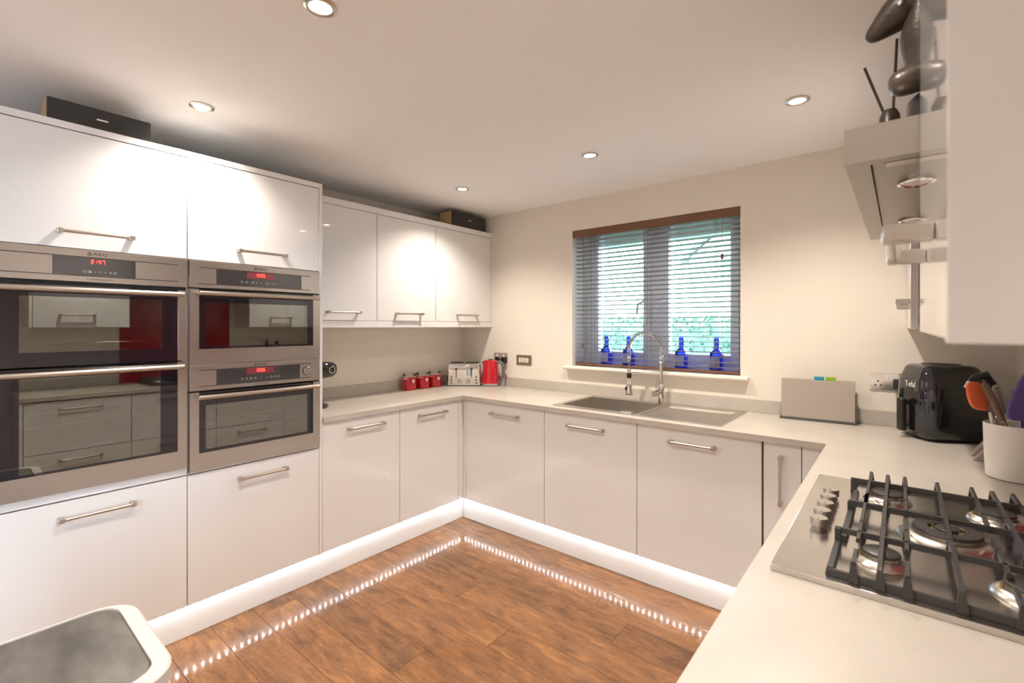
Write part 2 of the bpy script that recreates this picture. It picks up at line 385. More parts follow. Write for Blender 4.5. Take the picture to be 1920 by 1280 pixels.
# ------------------------------------------------------------------ downlights
def downlight(x, y, label):
    t = thing('downlight', label, 'light', (x, y, H), 0, 'recessed ceiling downlights')
    part('bezel', MB().lathe([(.031, -.0005), (.047, -.0005), (.047, -.004), (.040, -.0075), (.0335, -.006), (.031, -.002)], (0,0,0), 32, (False, False)), 'steel_h', t, False)
    part('lens', MB().lathe([(.0005, -.0012), (.031, -.0012), (.031, -.0035), (.0005, -.0042)], (0,0,0), 24, (True, True)), 'lens', t, False)
    ld = bpy.data.lights.new('downlight_lamp', 'SPOT'); ld.energy = LAMP; ld.color = LAMP_COL; ld.spot_size = R(132); ld.spot_blend = 1.0; ld.shadow_soft_size = .028
    lo = bpy.data.objects.new('downlight_lamp', ld); COL.objects.link(lo); lo.parent = t; lo.location = (0, 0, -.03)
names = {(2.143, -1.718): 'round ceiling downlight directly above the gas hob side of the floor', (.131, -3.31): 'added unseen downlight past the end panel of the double oven', (1.14, -3.31): 'added unseen downlight between the pendant and the waste bin', (2.143, -3.31): 'added unseen downlight beside the end of the added door nearest the hob', (.131, -4.9): 'added unseen downlight in the rear corner away from the added door', (1.14, -4.9): 'added unseen downlight between the pendant and the rear wall', (2.143, -4.9): 'added unseen downlight in the rear corner by the added door',
         (.131, -1.718): 'round ceiling downlight close above the tall oven cabinets',
         (.125, -.13): 'round ceiling downlight close above the white wall cupboards by the corner speaker',
         (1.14, -.13): 'round ceiling downlight in front of the window',
         (2.143, -.13): 'round ceiling downlight nearest the cooker hood and the window wall',
         (1.14, -1.718): 'round ceiling downlight over the middle of the brown floor'}
for gy in (-.13, -1.718, -3.31, -4.9):  # rows behind the camera are unseen, added to brighten room and ceiling
    for gx in (.125 if gy > -1 else .131, 1.14, 2.143):
        downlight(gx, gy, names.get((gx, gy), 'added unseen downlight in the part of the room behind the worktop end'))

# unseen pendant added behind the camera, fills light onto ceiling and doors
t = thing('added_pendant_lamp', 'added unseen white glass globe pendant at the dining end of the room', 'lamp', (1.1, -4.1, H))
part('ceiling_rose', MB().lathe([(.002, -.0005), (.05, -.0005), (.045, -.02), (.002, -.025)]), 'chrome', t, False)
part('flex', MB().cyl((0,0,-.024), (0,0,-.45), .003, 8), 'black', t, False)
part('globe', MB().lathe([(.03, -.45)] + [(.14*math.sin(a), -.58+.14*math.cos(a)) for a in [math.pi*(k+1.0)/13 for k in range(12)]], (0,0,0), 28), 'globe', t, False)
ld = bpy.data.lights.new('added_pendant_bulb', 'POINT'); ld.energy = ADDED_PENDANT; ld.color = (1, .90, .80); ld.shadow_soft_size = .15
lo = bpy.data.objects.new('added_pendant_bulb', ld); COL.objects.link(lo); lo.parent = t; lo.location = (0, 0, -.60)

# ------------------------------------------------------------------ tall oven housings on the left
ZT = 2.205
YA0, YA1, YB0, YB1 = -2.378, -1.7355, -1.7345, -1.1115
def tall_unit(y0, y1, zb_top, zo_top, label, hy_top, hy_bot, strip):
    t = thing('oven_housing', label, 'cabinet', (-.31, (y0+y1)/2, .15), 0, 'tall oven housings')
    mb = MB()
    mb.box(-.60, -.022, y0+.001, y0+.017, .15, 2.176); mb.box(-.60, -.022, y1-.017, y1-.001, .15, 2.176)
    mb.box(-.60, -.584, y0+.018, y1-.018, .15, 2.176); mb.box(-.583, -.022, y0+.018, y1-.018, .15, .166)
    mb.box(-.583, -.022, y0+.018, y1-.018, zb_top-.016, zb_top); mb.box(-.583, -.022, y0+.018, y1-.018, zo_top, zo_top+.016); mb.box(-.583, -.022, y0+.018, y1-.018, 2.16, 2.176)
    part('carcass', mb, 'carc', t)
    d = part('door', MB().box(-.020, 0, y0+.001, y1-.001, zo_top+.004, 2.175, .0015), 'gloss', t)
    bar_handle(d, (0, hy_top, 1.780), (0,1,0), (1,0,0), .235)
    d = part('door', MB().box(-.020, 0, y0+.001, y1-.001, .152, zb_top-strip, .0015), 'gloss', t)
    bar_handle(d, (0, hy_bot, .678), (0,1,0), (1,0,0), .235)
    if strip > .01: part('filler_strip', MB().box(-.02, -.003, y0+.002, y1-.002, zb_top-strip+.005, zb_top-.001, .001), 'gloss', t)
    return t
tall_unit(YA0, YA1, .778, 1.716, 'tall white gloss cabinet housing the wide double oven', -2.046, -2.042, .038)
tall_unit(YB0, YB1, .752, 1.716, 'tall white gloss cabinet housing the two stacked compact ovens', -1.414, -1.409, .012)
o = part('end_panel', MB().box(-.615, .002, -1.111, -1.0925, .15, ZT, .001), 'gloss'); tag(o, 'tall white gloss end panel between the compact ovens and the worktop', 'panel')
o = part('end_panel', MB().box(-.615, .002, -2.40, -2.381, .15, ZT, .001), 'gloss'); tag(o, 'tall white gloss end panel on the far side of the double oven', 'panel')
o = part('top_panel', MB().box(-.60, .002, -2.380, -1.112, 2.1785, ZT, .001), 'gloss'); tag(o, 'long white gloss top panel lying over both oven housings', 'panel')

# ------------------------------------------------------------------ ovens
def seg_digits(s, h, parent, origin, name='clock_digits'):
    """seven segment digits on the plane X=const, reading along +Y"""
    segs = {'0': 'abcdef', '1': 'bc', '2': 'abged', '4': 'fgbc', '5': 'afgcd', '6': 'afgcde', '7': 'abc'}
    w = h*.52; th = h*.15; mb = MB(); x, yc, zc = origin; adv = w*1.45
    y = yc - adv*len(s)/2 + (adv-w)/2
    for ch in s:
        if ch == ':':
            for dz in (-h*.2, h*.2): mb.box(x, x+.0005, y+w*.4, y+w*.4+th, zc+dz-th/2, zc+dz+th/2)
            y += adv*.8; continue
        L_ = {'a': (0, w, h/2-th/2, 0), 'g': (0, w, 0, 0), 'd': (0, w, -h/2+th/2, 0), 'f': (0, th, 0, h/2), 'b': (w-th, w, 0, h/2), 'e': (0, th, -h/2, 0), 'c': (w-th, w, -h/2, 0)}
        for c in segs[ch]:
            a, b, z0, z1 = L_[c]
            if c in 'agd': mb.box(x, x+.0005, y+a, y+b, zc+z0-th/2, zc+z0+th/2)
            else: mb.box(x, x+.0005, y+a, y+b, zc+z0+th*.3, zc+z1-th*.3)
        y += adv
    return part(name, mb, 'redled', parent)
def icons(parent, x, ys, z, kinds, s=.010):
    mb = MB()
    for y, k in zip(ys, kinds):
        if k == 'o':
            for i in range(10):
                a = 2*math.pi*i/10; mb.box(x, x+.0004, y+math.cos(a)*s*.5-s*.1, y+math.cos(a)*s*.5+s*.1, z+math.sin(a)*s*.5-s*.1, z+math.sin(a)*s*.5+s*.1)
        elif k == '#':
            for i in (-1, 0, 1):
                mb.box(x, x+.0004, y-s*.5, y+s*.5, z+i*s*.4-s*.1, z+i*s*.4+s*.1)
        elif k == 'u':
            mb.box(x, x+.0004, y-s*.45, y-s*.3, z-s*.5, z+s*.5); mb.box(x, x+.0004, y+s*.3, y+s*.45, z-s*.5, z+s*.5); mb.box(x, x+.0004, y-s*.3, y+s*.3, z-s*.5, z-s*.35); mb.box(x, x+.0004, y-s*.3, y+s*.3, z+s*.35, z+s*.5)
        elif k == '-': mb.box(x, x+.0004, y-s*.4, y+s*.4, z-s*.08, z+s*.08)
        elif k == '+':
            mb.box(x, x+.0004, y-s*.4, y+s*.4, z-s*.08, z+s*.08); mb.box(x, x+.0004, y-s*.08, y+s*.08, z+s*.08, z+s*.4); mb.box(x, x+.0004, y-s*.08, y+s*.08, z-s*.4, z-s*.08)
        elif k in 'v^':
            sg = 1 if k == 'v' else -1
            mb.extr([(x, y-s*.5, z+sg*s*.25), (x, y, z-sg*s*.25), (x, y+s*.5, z+sg*s*.25), (x, y, z-sg*s*.05)], (.0004, 0, 0))
        elif k == '.': mb.box(x, x+.0004, y-s*.1, y+s*.1, z-s*.1, z+s*.1)
    o = part('touch_icons', mb, 'iconprint', parent); o['kind'] = 'stuff'; return o
XF = .018
def control_panel(parent, y0, y1, z0, z1, dy0, dy1, dz0, dz1, logo_y, clock, sub, slot0, slot1, winred=None):
    c = part('control_panel', MB().box(-.02, XF, y0, y1, z0, z1, .0015), 'steel', parent)
    part('display_glass', MB().box(XF+.0001, XF+.0015, dy0, dy1, dz0, dz1), 'panelglass', c)
    sl = MB(); sl.box(XF+.0001, XF+.0006, slot0, slot1, dz1+.0006, dz1+.0036); sl.box(XF+.0001, XF+.0006, slot0, slot1, dz0-.0036, dz0-.0006)
    part('panel_slot', sl, 'gap', c)
    if winred: part('clock_window', MB().box(XF+.0016, XF+.002, winred[0], winred[1], winred[2], winred[3]), 'reddisp', c)
    seg_digits(clock, .016, c, (XF+.0022, (winred[0]+winred[1])/2 if winred else logo_y, (winred[2]+winred[3])/2+.002 if winred else dz1-.014))
    text_part('maker_logo', 'AEG', .018, 'print', c, frame_mtx((XF+.0004, logo_y+.006, (dz1+z1)/2+.001), (0, 1, 0), (0, 0, 1)) @ Matrix.Diagonal((1.35, .85, 1, 1)))
    g = MB(); e = .0115; gy = logo_y-.026; gz = (dz1+z1)/2+.001
    for a in (-.5, .5): g.box(XF+.0002, XF+.0008, gy+a*e-.0007, gy+a*e+.0007, gz-e/2, gz+e/2); g.box(XF+.0002, XF+.0008, gy-e/2+.0008, gy+e/2-.0008, gz+a*e-.0007, gz+a*e+.0007)
    g.extr([(XF+.0002, gy-e*.36, gz+e*.36), (XF+.0002, gy+e*.36, gz+e*.36), (XF+.0002, gy, gz), ], (.0006, 0, 0)); g.extr([(XF+.0002, gy-e*.36, gz-e*.36), (XF+.0002, gy, gz), (XF+.0002, gy+e*.36, gz-e*.36)], (.0006, 0, 0))
    part('maker_emblem', g, 'print', c)
    if sub: text_part('range_name', sub, .0085, 'print', c, frame_mtx((XF+.0004, logo_y+.004, (z0+dz0)/2-.002), (0, 1, 0), (0, 0, 1)) @ Matrix.Diagonal((1.5, .8, 1, 1)))
    return c
def oven_bar(parent, y0, y1, z):
    mb = MB(); mb.cyl((.062, y0, z), (.062, y1, z), .0105, 18)
    for y in (y0+.028, y1-.028): mb.cyl((XF+.0005, y, z), (.056, y, z), .007, 12)
    return part('handle', mb, 'steel_h', parent, label='round steel bar handle')
def oven_door(parent, y0, y1, z0, z1, gy0, gy1, gz0, gz1, wy0, wy1, wz0, wz1, racks):
    # steel frame with glass, see-through window in it
    d = bpy.data.objects.new('oven_door', None); COL.objects.link(d); d.parent = parent; d.location = Vector((0, (y0+y1)/2, z0)) - parent.location; d.empty_display_size = .05
    zz = [z0] + ([gz0] if gz0 > z0+.003 else []) + ([gz1, z1] if gz1 < z1-.003 else [z1])
    if len(zz) == 2:
        for a, b in ((y0, gy0), (gy1, y1)): part('side_trim', MB().box(-.018, XF, a, b, z0, z1, .001), 'steel', d)
        fr = None
    else: fr = MB().cells([y0, gy0, gy1, y1], zz, lambda a, b: not (gy0 < a < gy1 and gz0 < b < gz1), -.018, XF)
    if fr:
        fr.xf(Matrix(((0,0,1,0),(1,0,0,0),(0,1,0,0),(0,0,0,1)))); part('door_frame', fr, 'steel', d)
    gl = MB().cells([gy0+.0005, wy0, wy1, gy1-.0005], [gz0+.0005, wz0, wz1, gz1-.0005], lambda a, b: not (wy0 < a < wy1 and wz0 < b < wz1), .006, XF-.001)
    gl.xf(Matrix(((0,0,1,0),(1,0,0,0),(0,1,0,0),(0,0,0,1))))
    part('door_glass', gl, 'blackglass', d)
    part('window_pane', MB().box(XF-.0045, XF-.0015, wy0+.0003, wy1-.0003, wz0+.0003, wz1-.0003), 'ovenwin', d)
    oven_bar(d, gy0-.012 if gy0-y0 < .06 else gy0, gy1+.012, gz1-.019)
    # cavity behind
    c = MB(); a0, a1, b0, b1 = wy0-.008, wy1+.008, wz0-.008, wz1+.008
    c.box(-.45, -.445, a0, a1, b0, b1); c.box(-.445, -.02, a0, a0+.004, b0, b1); c.box(-.445, -.02, a1-.004, a1, b0, b1); c.box(-.445, -.02, a0+.004, a1-.004, b0, b0+.004); c.box(-.445, -.02, a0+.004, a1-.004, b1-.004, b1)
    part('cavity', c, 'cavity', parent)
    for zr in racks:
        k = MB(); k.tube([(-.06, a0+.008, zr), (-.06, a1-.008, zr), (-.42, a1-.008, zr), (-.42, a0+.008, zr)], .003, 6, True)
        n = int((a1-a0)/.026)
        for i in range(1, n): yy = a0+.008 + (a1-a0-.016)*i/n; k.cyl((-.06, yy, zr), (-.42, yy, zr), .0014, 5)
        part('oven_rack', k, 'chrome', parent)
    return d
# double oven
t = thing('double_oven', 'wide built-in double oven in brushed steel with two black glass doors', 'oven', (0, -2.056, .78))
control_panel(t, YA0+.008, YA1-.005, 1.589, 1.7145, -2.175, -1.925, 1.615, 1.684, -2.043, '2:47', 'COMPETENCE', -2.335, -1.776)
cp = [c for c in t.children if c.name.startswith('control_panel')][0]
icons(cp, XF+.0017, [-2.083, -2.068, -2.052, -2.037, -2.022, -2.006, -1.992], 1.630, 'o#vv-+o', .0095)
part('vent_gap', MB().box(-.018, .002, YA0+.010, YA1-.007, 1.574, 1.588), 'gap', t)
oven_door(t, YA0+.008, YA1-.005, 1.264, 1.573, -2.335, -1.776, 1.264, 1.573, -2.262, -1.833, 1.318, 1.528, [1.35])
oven_door(t, YA0+.008, YA1-.005, .781, 1.258, -2.335, -1.776, .862, 1.2575, -2.262, -1.838, .872, 1.222, [1.03, 1.12])
# compact ovens
t = thing('compact_oven', 'upper compact oven of the stacked pair, reading 1005', 'oven', (0, -1.4225, 1.24), 0, 'stacked compact ovens')
c = control_panel(t, -1.7305, -1.1155, 1.592, 1.7145, -1.624, -1.22, 1.612, 1.682, -1.425, '1005', 'MICROMAT', -1.695, -1.168, (-1.492, -1.366, 1.650, 1.681))
icons(c, XF+.0017, [-1.515, -1.505, -1.492, -1.478, -1.464, -1.448, -1.425, -1.395, -1.38, -1.363, -1.348], 1.630, 'o.u.#+^u-o-', .009)
part('vent_gap', MB().box(-.018, .002, -1.728, -1.118, 1.5855, 1.591), 'gap', t)
oven_door(t, -1.7305, -1.1155, 1.2405, 1.585, -1.694, -1.154, 1.311, 1.584, -1.667, -1.187, 1.322, 1.526, [1.36])
t = thing('compact_oven', 'lower compact oven of the stacked pair, reading 1006 beside a round knob', 'oven', (0, -1.4225, .755), 0, 'stacked compact ovens')
c = control_panel(t, -1.7305, -1.1155, 1.121, 1.2385, -1.624, -1.228, 1.142, 1.212, -1.425, '1006', 'MULTIDAMPF', -1.695, -1.168, (-1.492, -1.366, 1.181, 1.211))
icons(c, XF+.0017, [-1.512, -1.492, -1.472, -1.452, -1.425, -1.396, -1.375, -1.355, -1.338], 1.160, 'ou#u^-oou', .009)
kn = MB().lathe([(.0215, 0), (.0215, .006), (.0195, .008), (.0185, .0055), (.001, .0055)], (0,0,0), 28); kn.xf(frame_mtx((XF+.0003, -1.190, 1.177), (0,1,0), (0,0,1)))
part('water_drawer_knob', kn, 'steel', c)
kr = MB().lathe([(.0222, 0), (.0240, 0), (.0240, .0006), (.0222, .0006)], (0,0,0), 32, (False, False)); kr.xf(frame_mtx((XF+.0003, -1.190, 1.177), (0,1,0), (0,0,1))); part('knob_ring', kr, 'gap', c)
part('vent_gap', MB().box(-.018, .002, -1.728, -1.118, 1.1145, 1.1205), 'gap', t)
oven_door(t, -1.7305, -1.1155, .756, 1.114, -1.694, -1.154, .836, 1.113, -1.667, -1.187, .850, 1.052, [.90, .97])

# ------------------------------------------------------------------ base cabinets
ZD0, ZD1 = .152, .8775
def base_unit(name, label, axis, a0, a1, front, depth_to, handle='h', hc=None, hl=.245, group=None, split=None):
    """axis 'y': front faces +X or -X, spans a0..a1 in Y; axis 'x': front faces -Y"""
    g = group or 'white gloss base cabinets'
    if axis == 'x':
        t = thing(name, label, 'cabinet', ((a0+a1)/2, (front+depth_to)/2, .15), 0, g); f = front
        mb = MB().box(a0+.001, a0+.017, f+.022, depth_to, .15, .876); mb.box(a1-.017, a1-.001, f+.022, depth_to, .15, .876)
        mb.box(a0+.018, a1-.018, depth_to-.012, depth_to, .15, .876); mb.box(a0+.018, a1-.018, f+.022, depth_to-.013, .15, .166)
        part('carcass', mb, 'carc', t)
        d = part('door', MB().box(a0+.0008, a1-.0008, f, f+.020, ZD0, ZD1, .0015), 'gloss', t)
        if handle == 'h': bar_handle(d, (hc if hc else (a0+a1)/2, f, .813), (1,0,0), (0,-1,0), hl)
        elif handle == 'v': bar_handle(d, (hc if hc else (a0+a1)/2, f, .714), (0,0,1), (0,-1,0), .225)
    else:
        sg = 1 if front > depth_to else -1
        t = thing(name, label, 'cabinet', ((front+depth_to)/2, (a0+a1)/2, .15), 0, g)
        lo, hi = sorted((front - sg*.022, depth_to)); l2, h2 = sorted((depth_to, depth_to+sg*.012)); l3, h3 = sorted((front - sg*.022, depth_to+sg*.013))
        mb = MB().box(lo, hi, a0+.001, a0+.017, .15, .876); mb.box(lo, hi, a1-.017, a1-.001, .15, .876)
        mb.box(l2, h2, a0+.018, a1-.018, .15, .876); mb.box(l3, h3, a0+.018, a1-.018, .15, .166)
        part('carcass', mb, 'carc', t)
        l4, h4 = sorted((front - sg*.020, front))
        zs = split or [(ZD0, ZD1)]
        for z0, z1 in zs:
            d = part('door' if not split else 'drawer_front', MB().box(l4, h4, a0+.0008, a1-.0008, z0, z1, .0015), 'gloss', t)
            bar_handle(d, (front, hc if hc else (a0+a1)/2, z1-.058), (0,1,0), (sg,0,0), hl)
    return t
base_unit('base_cabinet', 'white gloss base cabinet below the worktop, next to the tall end panel', 'y', -1.091, -.568, 0, -.58, hc=-.817)
base_unit('base_cabinet', 'white gloss base cabinet below the red jars, next to the inner corner', 'y', -.566, -.046, 0, -.58, hc=-.299)
base_unit('base_cabinet', 'wide white gloss base cabinet below the kettle, beside the inner corner', 'x', .032, .731, 0, .58, hc=.408)
base_unit('base_cabinet', 'white gloss base cabinet under the sink bowl', 'x', .733, 1.358, 0, .58, hc=1.037)
base_unit('base_cabinet', 'white gloss base cabinet under the sink drainer', 'x', 1.360, 1.980, 0, .58, hc=1.66, hl=.235)
base_unit('base_cabinet', 'narrow white gloss base cabinet with a vertical handle', 'x', 1.987, 2.140, 0, .58, 'v', 2.060)
o = part('corner_post', MB().box(-.020, 0, -.0445, .000, ZD0, ZD1, .001).box(-.0195, .0305, .0005, .020, ZD0, ZD1, .001), 'gloss'); tag(o, 'slim white gloss corner post where the two cabinet runs meet', 'panel')
o = part('filler_panel', MB().box(2.1425, 2.252, .0, .020, ZD0, ZD1, .001), 'gloss'); tag(o, 'white gloss filler panel beside the narrow cabinet and the hob run', 'panel')
ys = [-2.08, -1.48, -.88, -.285]
for i in range(3):
    base_unit('base_cabinet', ['white gloss drawer cabinet at the open end of the hob run', 'white gloss drawer cabinet under the hob', 'white gloss drawer cabinet between the hob and the window-side corner'][i],
              'y', ys[i]+.001, ys[i+1]-.001, 2.257, 2.84, split=[(.152, .500), (.504, .872)])
o = part('filler_panel', MB().box(2.257, 2.277, -.2845, -.003, ZD0, ZD1, .001), 'gloss'); tag(o, 'white gloss filler panel in the hob run facing the room', 'panel')
o = part('end_panel', MB().box(2.257, 2.862, -2.099, -2.0815, 0, .880, .001), 'gloss'); tag(o, 'low white gloss end panel closing the hob run', 'panel')
# plinths and LED tapes
PS = .030
def solid(name, mb, m, label, cat, group=None): return tag(part(name, mb, m), label, cat, group)
solid('plinth', MB().box(-PS-.016, -PS, -2.40, PS, .0005, .1495, .001), 'plinth', 'white plinth at the floor below the ovens and left cabinets', 'plinth')
solid('plinth', MB().box(-PS+.0005, 2.285, PS, PS+.016, .0005, .1495, .001), 'plinth', 'white plinth at the floor below the sink cabinets', 'plinth')
solid('plinth', MB().box(2.287, 2.303, -2.080, PS-.001, .0005, .1495, .001), 'plinth', 'white plinth at the floor below the hob cabinets', 'plinth')
def led_tape(p0, p1, label, wid):
    p0 = Vector(p0); p1 = Vector(p1); L = (p1-p0).length; a = (p1-p0)/L; b = Vector((-a.y, a.x, 0))
    t = thing('led_tape', label, 'led strip', p0, 0, 'under-cabinet LED tapes')
    mt = frame_mtx(p0, a, b)
    mb = MB().box(0, L, -.004, .004, -.0015, 0); mb.xf(mt); part('tape', mb, 'whiteplast', t)
    n = int(L/.0333); dm = MB()
    for i in range(n):
        x = L*(i+.5)/n; dm.box(x-.0026, x+.0026, -.0026, .0026, -.0031, -.0016)
    dm.xf(mt); o = part('diodes', dm, 'diode', t); o['kind'] = 'stuff'
led_tape((-.0115, -2.39, .1505), (-.0115, -.012, .1505), 'white LED tape glowing along the plinth below the ovens', 0)
led_tape((-.002, .0115, .1505), (2.25, .0115, .1505), 'white LED tape glowing along the plinth below the sink', 0)
led_tape((2.2685, -.01, .1505), (2.2685, -2.07, .1505), 'white LED tape glowing along the plinth of the hob run', 0)

# ------------------------------------------------------------------ worktop with upstands
ZW = .910; ZWB = .8815
SX0, SX1, SY0, SY1 = .80, 1.315, .095, .50    # sink bowl opening
def inwt(x, y):
    if y > -.02: return not (SX0-.003 < x < SX1+.003 and SY0-.003 < y < SY1+.003)
    return x < .02 or x > 2.2355
t = thing('worktop', 'U-shaped beige stone-effect worktop with low upstands', 'worktop', (1.1, .3, ZWB))
part('slab', MB().cells([XL+.001, .02, SX0-.003, SX1+.003, 2.2355, XR-.001], [-2.105, -1.0915, -.02, SY0-.003, SY1+.003, YB-.001],
     lambda x, y: inwt(x, y) and not (x < .1 and y < -1.0915), ZWB, ZW), 'worktop', t)
part('upstand', MB().box(XL+.001, XL+.016, -1.0915, YB-.0165, ZW+.0005, .985, .001), 'worktop', t)
part('upstand', MB().box(XL+.001, XR-.001, YB-.016, YB-.001, ZW+.0005, .985, .001), 'worktop', t)
part('upstand', MB().box(XR-.016, XR-.001, -.553, YB-.0165, ZW+.0005, .985, .001), 'worktop', t)
part('upstand', MB().box(XR-.016, XR-.001, -2.105, -1.445, ZW+.0005, .985, .001), 'worktop', t)
solid('splashback', MB().box(XR-.009, XR-.001, -1.440, -.557, ZW+.0008, 1.690, .001), 'redglass', 'red glass splashback on the wall behind the gas hob', 'splashback')

# ------------------------------------------------------------------ sink and tap
t = thing('kitchen_sink', 'stainless steel inset sink with bowl and ribbed drainer', 'sink', (1.276, .30, ZW))
FX0, FX1, FY0, FY1 = .766, 1.785, .043, .560; DXa, DXb, DYa, DYb = 1.345, 1.750, .085, .515
part('flange', MB().cells([FX0, SX0, SX1, DXa, DXb, FX1], [FY0, DYa, SY0, SY1, DYb, FY1],
     lambda x, y: not (SX0 < x < SX1 and SY0 < y < SY1) and not (DXa < x < DXb and DYa < y < DYb), ZW+.0005, ZW+.0055), 'sink', t)
part('drainer', MB().box(DXa+.0003, DXb-.0003, DYa+.0003, DYb-.0003, ZW+.0004, ZW+.0022), 'sink', t)
for i in range(3):
    part('drainer_rib', MB().box(DXa+.03, DXb-.012, DYb-.022-.030*i-.006, DYb-.022-.030*i, ZW+.0023, ZW+.0043, .0009, 1), 'sink', t)
bw = MB(); zb = .735; e = .002
bw.box(SX0, SX0+e, SY0, SY1, zb, ZW+.0052); bw.box(SX1-e, SX1, SY0, SY1, zb, ZW+.0052); bw.box(SX0+e, SX1-e, SY0, SY0+e, zb, ZW+.0052); bw.box(SX0+e, SX1-e, SY1-e, SY1, zb, ZW+.0052); bw.box(SX0, SX1, SY0, SY1, zb-e, zb)
part('bowl', bw, 'sink', t)
part('waste', MB().lathe([(.002, zb+.0005), (.045, zb+.0005), (.045, zb+.003), (.030, zb+.004), (.028, zb+.002), (.002, zb+.002)], (1.06, .30, 0), 28), 'chrome', t)
part('waste_knob', MB().box(1.235, 1.300, .054, .086, ZW+.006, ZW+.018, .003), 'chrome', t)
TB = Vector((1.285, .528, ZW+.006))
t = thing('kitchen_tap', 'chrome spring-neck pull-down tap behind the sink bowl', 'tap', TB)
tp = Vector((1.285-.165, .528-.124, 0)); dirn = Vector((-.8, -.6, 0))
part('column', MB().lathe([(.026, 0), (.026, .006), (.021, .010), (.021, .11), (.019, .114), (.0135, .13), (.0125, .235), (.016, .237), (.016, .262), (.010, .266)], TB, 24), 'chrome', t)
mb = MB().cyl(TB+Vector((0, 0, .075)), TB+Vector((-.030, -.045, .062)), .019, 20); mb.cyl(TB+Vector((-.030, -.045, .062)), TB+Vector((-.0335, -.050, .0605)), .0165, 20)
lv = part('lever_hub', mb, 'chrome', t)
part('lever', MB().tube([TB+Vector((-.020, -.030, .075)), TB+Vector((-.027, -.026, .11)), TB+Vector((-.031, -.023, .165))], [.005, .0045, .004], 10), 'chrome', lv)
Rr = .103; arc = []; ztop = 1.262
c0 = Vector((TB.x, TB.y, 0)) + dirn*Rr
for i in range(41):
    a = math.pi*i/40; arc.append(c0 - dirn*(Rr*math.cos(a)) + Vector((0, 0, ztop + Rr*1.08*math.sin(a))))
end = arc[-1]; path = [Vector((TB.x, TB.y, 1.170)), Vector((TB.x, TB.y, 1.215))] + arc + [end - Vector((0, 0, .03*k)) for k in (1, 2, 3, 4)]
part('hose', MB().tube(path, .0065, 10), 'greyplast', t)
# spring coil around the hose
P = []; acc = 0.0; pitch = .0075; u = None; dense = []
for a, b in zip(path, path[1:]):
    n = max(2, int((b-a).length/.0006))
    for k in range(n): dense.append(a.lerp(b, k/n))
cut = [q for i, q in enumerate(dense) if not (i > len(dense)*.55 and q.z < 1.185)]
for i, q in enumerate(cut[:-1]):
    tn = (cut[i+1]-q).normalized(); acc += (cut[i+1]-q).length
    if u is None: u = tn.orthogonal().normalized()
    u = (u - tn*u.dot(tn)).normalized(); w = tn.cross(u); ph = 2*math.pi*acc/pitch
    P.append(q + u*(.0105*math.cos(ph)) + w*(.0105*math.sin(ph)))
part('spring', MB().tube(P[::2], .0019, 5), 'chrome', t)
hx = Vector((end.x, end.y, 0))
sp = part('spray_head', MB().lathe([(.008, 1.145), (.0125, 1.140), (.0125, 1.085), (.010, 1.080), (.010, 1.063), (.0145, 1.058), (.018, 1.03), (.0235, .985), (.0245, .972), (.022, .968), (.002, .968)], hx, 24), 'chrome', t)
part('grip_band', MB().lathe([(.0135, 1.112), (.0155, 1.110), (.0155, 1.082), (.0135, 1.080)], hx, 24, (False, False)), 'black', sp)
part('spray_button', MB().box(-.010, .010, -.006, .006, -.012, .012, .003).xf(Matrix.Translation(hx+dirn*.0205+Vector((0, 0, 1.01))) @ Matrix.Rotation(math.atan2(-.6, -.8)+math.pi/2, 4, 'Z')), 'black', sp)
part('support_arm', MB().tube([Vector((TB.x, TB.y, 1.115)), Vector((TB.x, TB.y, 1.115))+dirn*.05+Vector((0, 0, .004)), hx+Vector((0, 0, 1.112))-dirn*.013], .0048, 10), 'chrome', t)

# ------------------------------------------------------------------ wall cupboards, left
XU = -.275
us = [-1.0915, -.548, -.022, .604]
for i in range(3):
    y0, y1 = us[i]+.001, us[i+1]-.001
    t = thing('wall_cabinet', ['white gloss wall cupboard next to the tall oven housing', 'white gloss wall cupboard above the red jars', 'white gloss wall cupboard under the corner speaker, by the window wall'][i], 'cabinet', (-.45, (y0+y1)/2, 1.452), 0, 'wall cupboards over the jars')
    mb = MB().box(XL+.002, XU-.021, y0, y0+.016, 1.453, 2.181); mb.box(XL+.002, XU-.021, y1-.016, y1, 1.453, 2.181)
    mb.box(XL+.002, XU-.021, y0+.0165, y1-.0165, 1.453, 1.469); mb.box(XL+.002, XU-.021, y0+.0165, y1-.0165, 2.165, 2.181); mb.box(XL+.002, XL+.010, y0+.0165, y1-.0165, 1.4695, 2.1645)
    part('carcass', mb, 'carc', t)
    d = part('door', MB().box(XU-.020, XU, y0+.001, y1-.001, 1.4535, 2.180, .0015), 'gloss', t)
    bar_handle(d, (XU, (-.802, -.281, .309)[i], 1.505), (0,1,0), (1,0,0), .235)
solid('pelmet', MB().box(XL+.002, XU+.002, -1.0915, .6195, 1.407, 1.4515, .001), 'gloss', 'long white gloss pelmet below the wall cupboards over the jars', 'panel')
solid('top_panel', MB().box(XL+.002, XU+.002, -1.0915, .6195, 2.1825, 2.224, .001), 'gloss', 'long white gloss top panel above the wall cupboards over the jars', 'panel')
solid('end_panel', MB().box(XL+.002, XU+.002, .6045, .6195, 1.4525, 2.1815, .001), 'gloss', 'slim white gloss end panel of the wall cupboards against the window wall', 'panel')

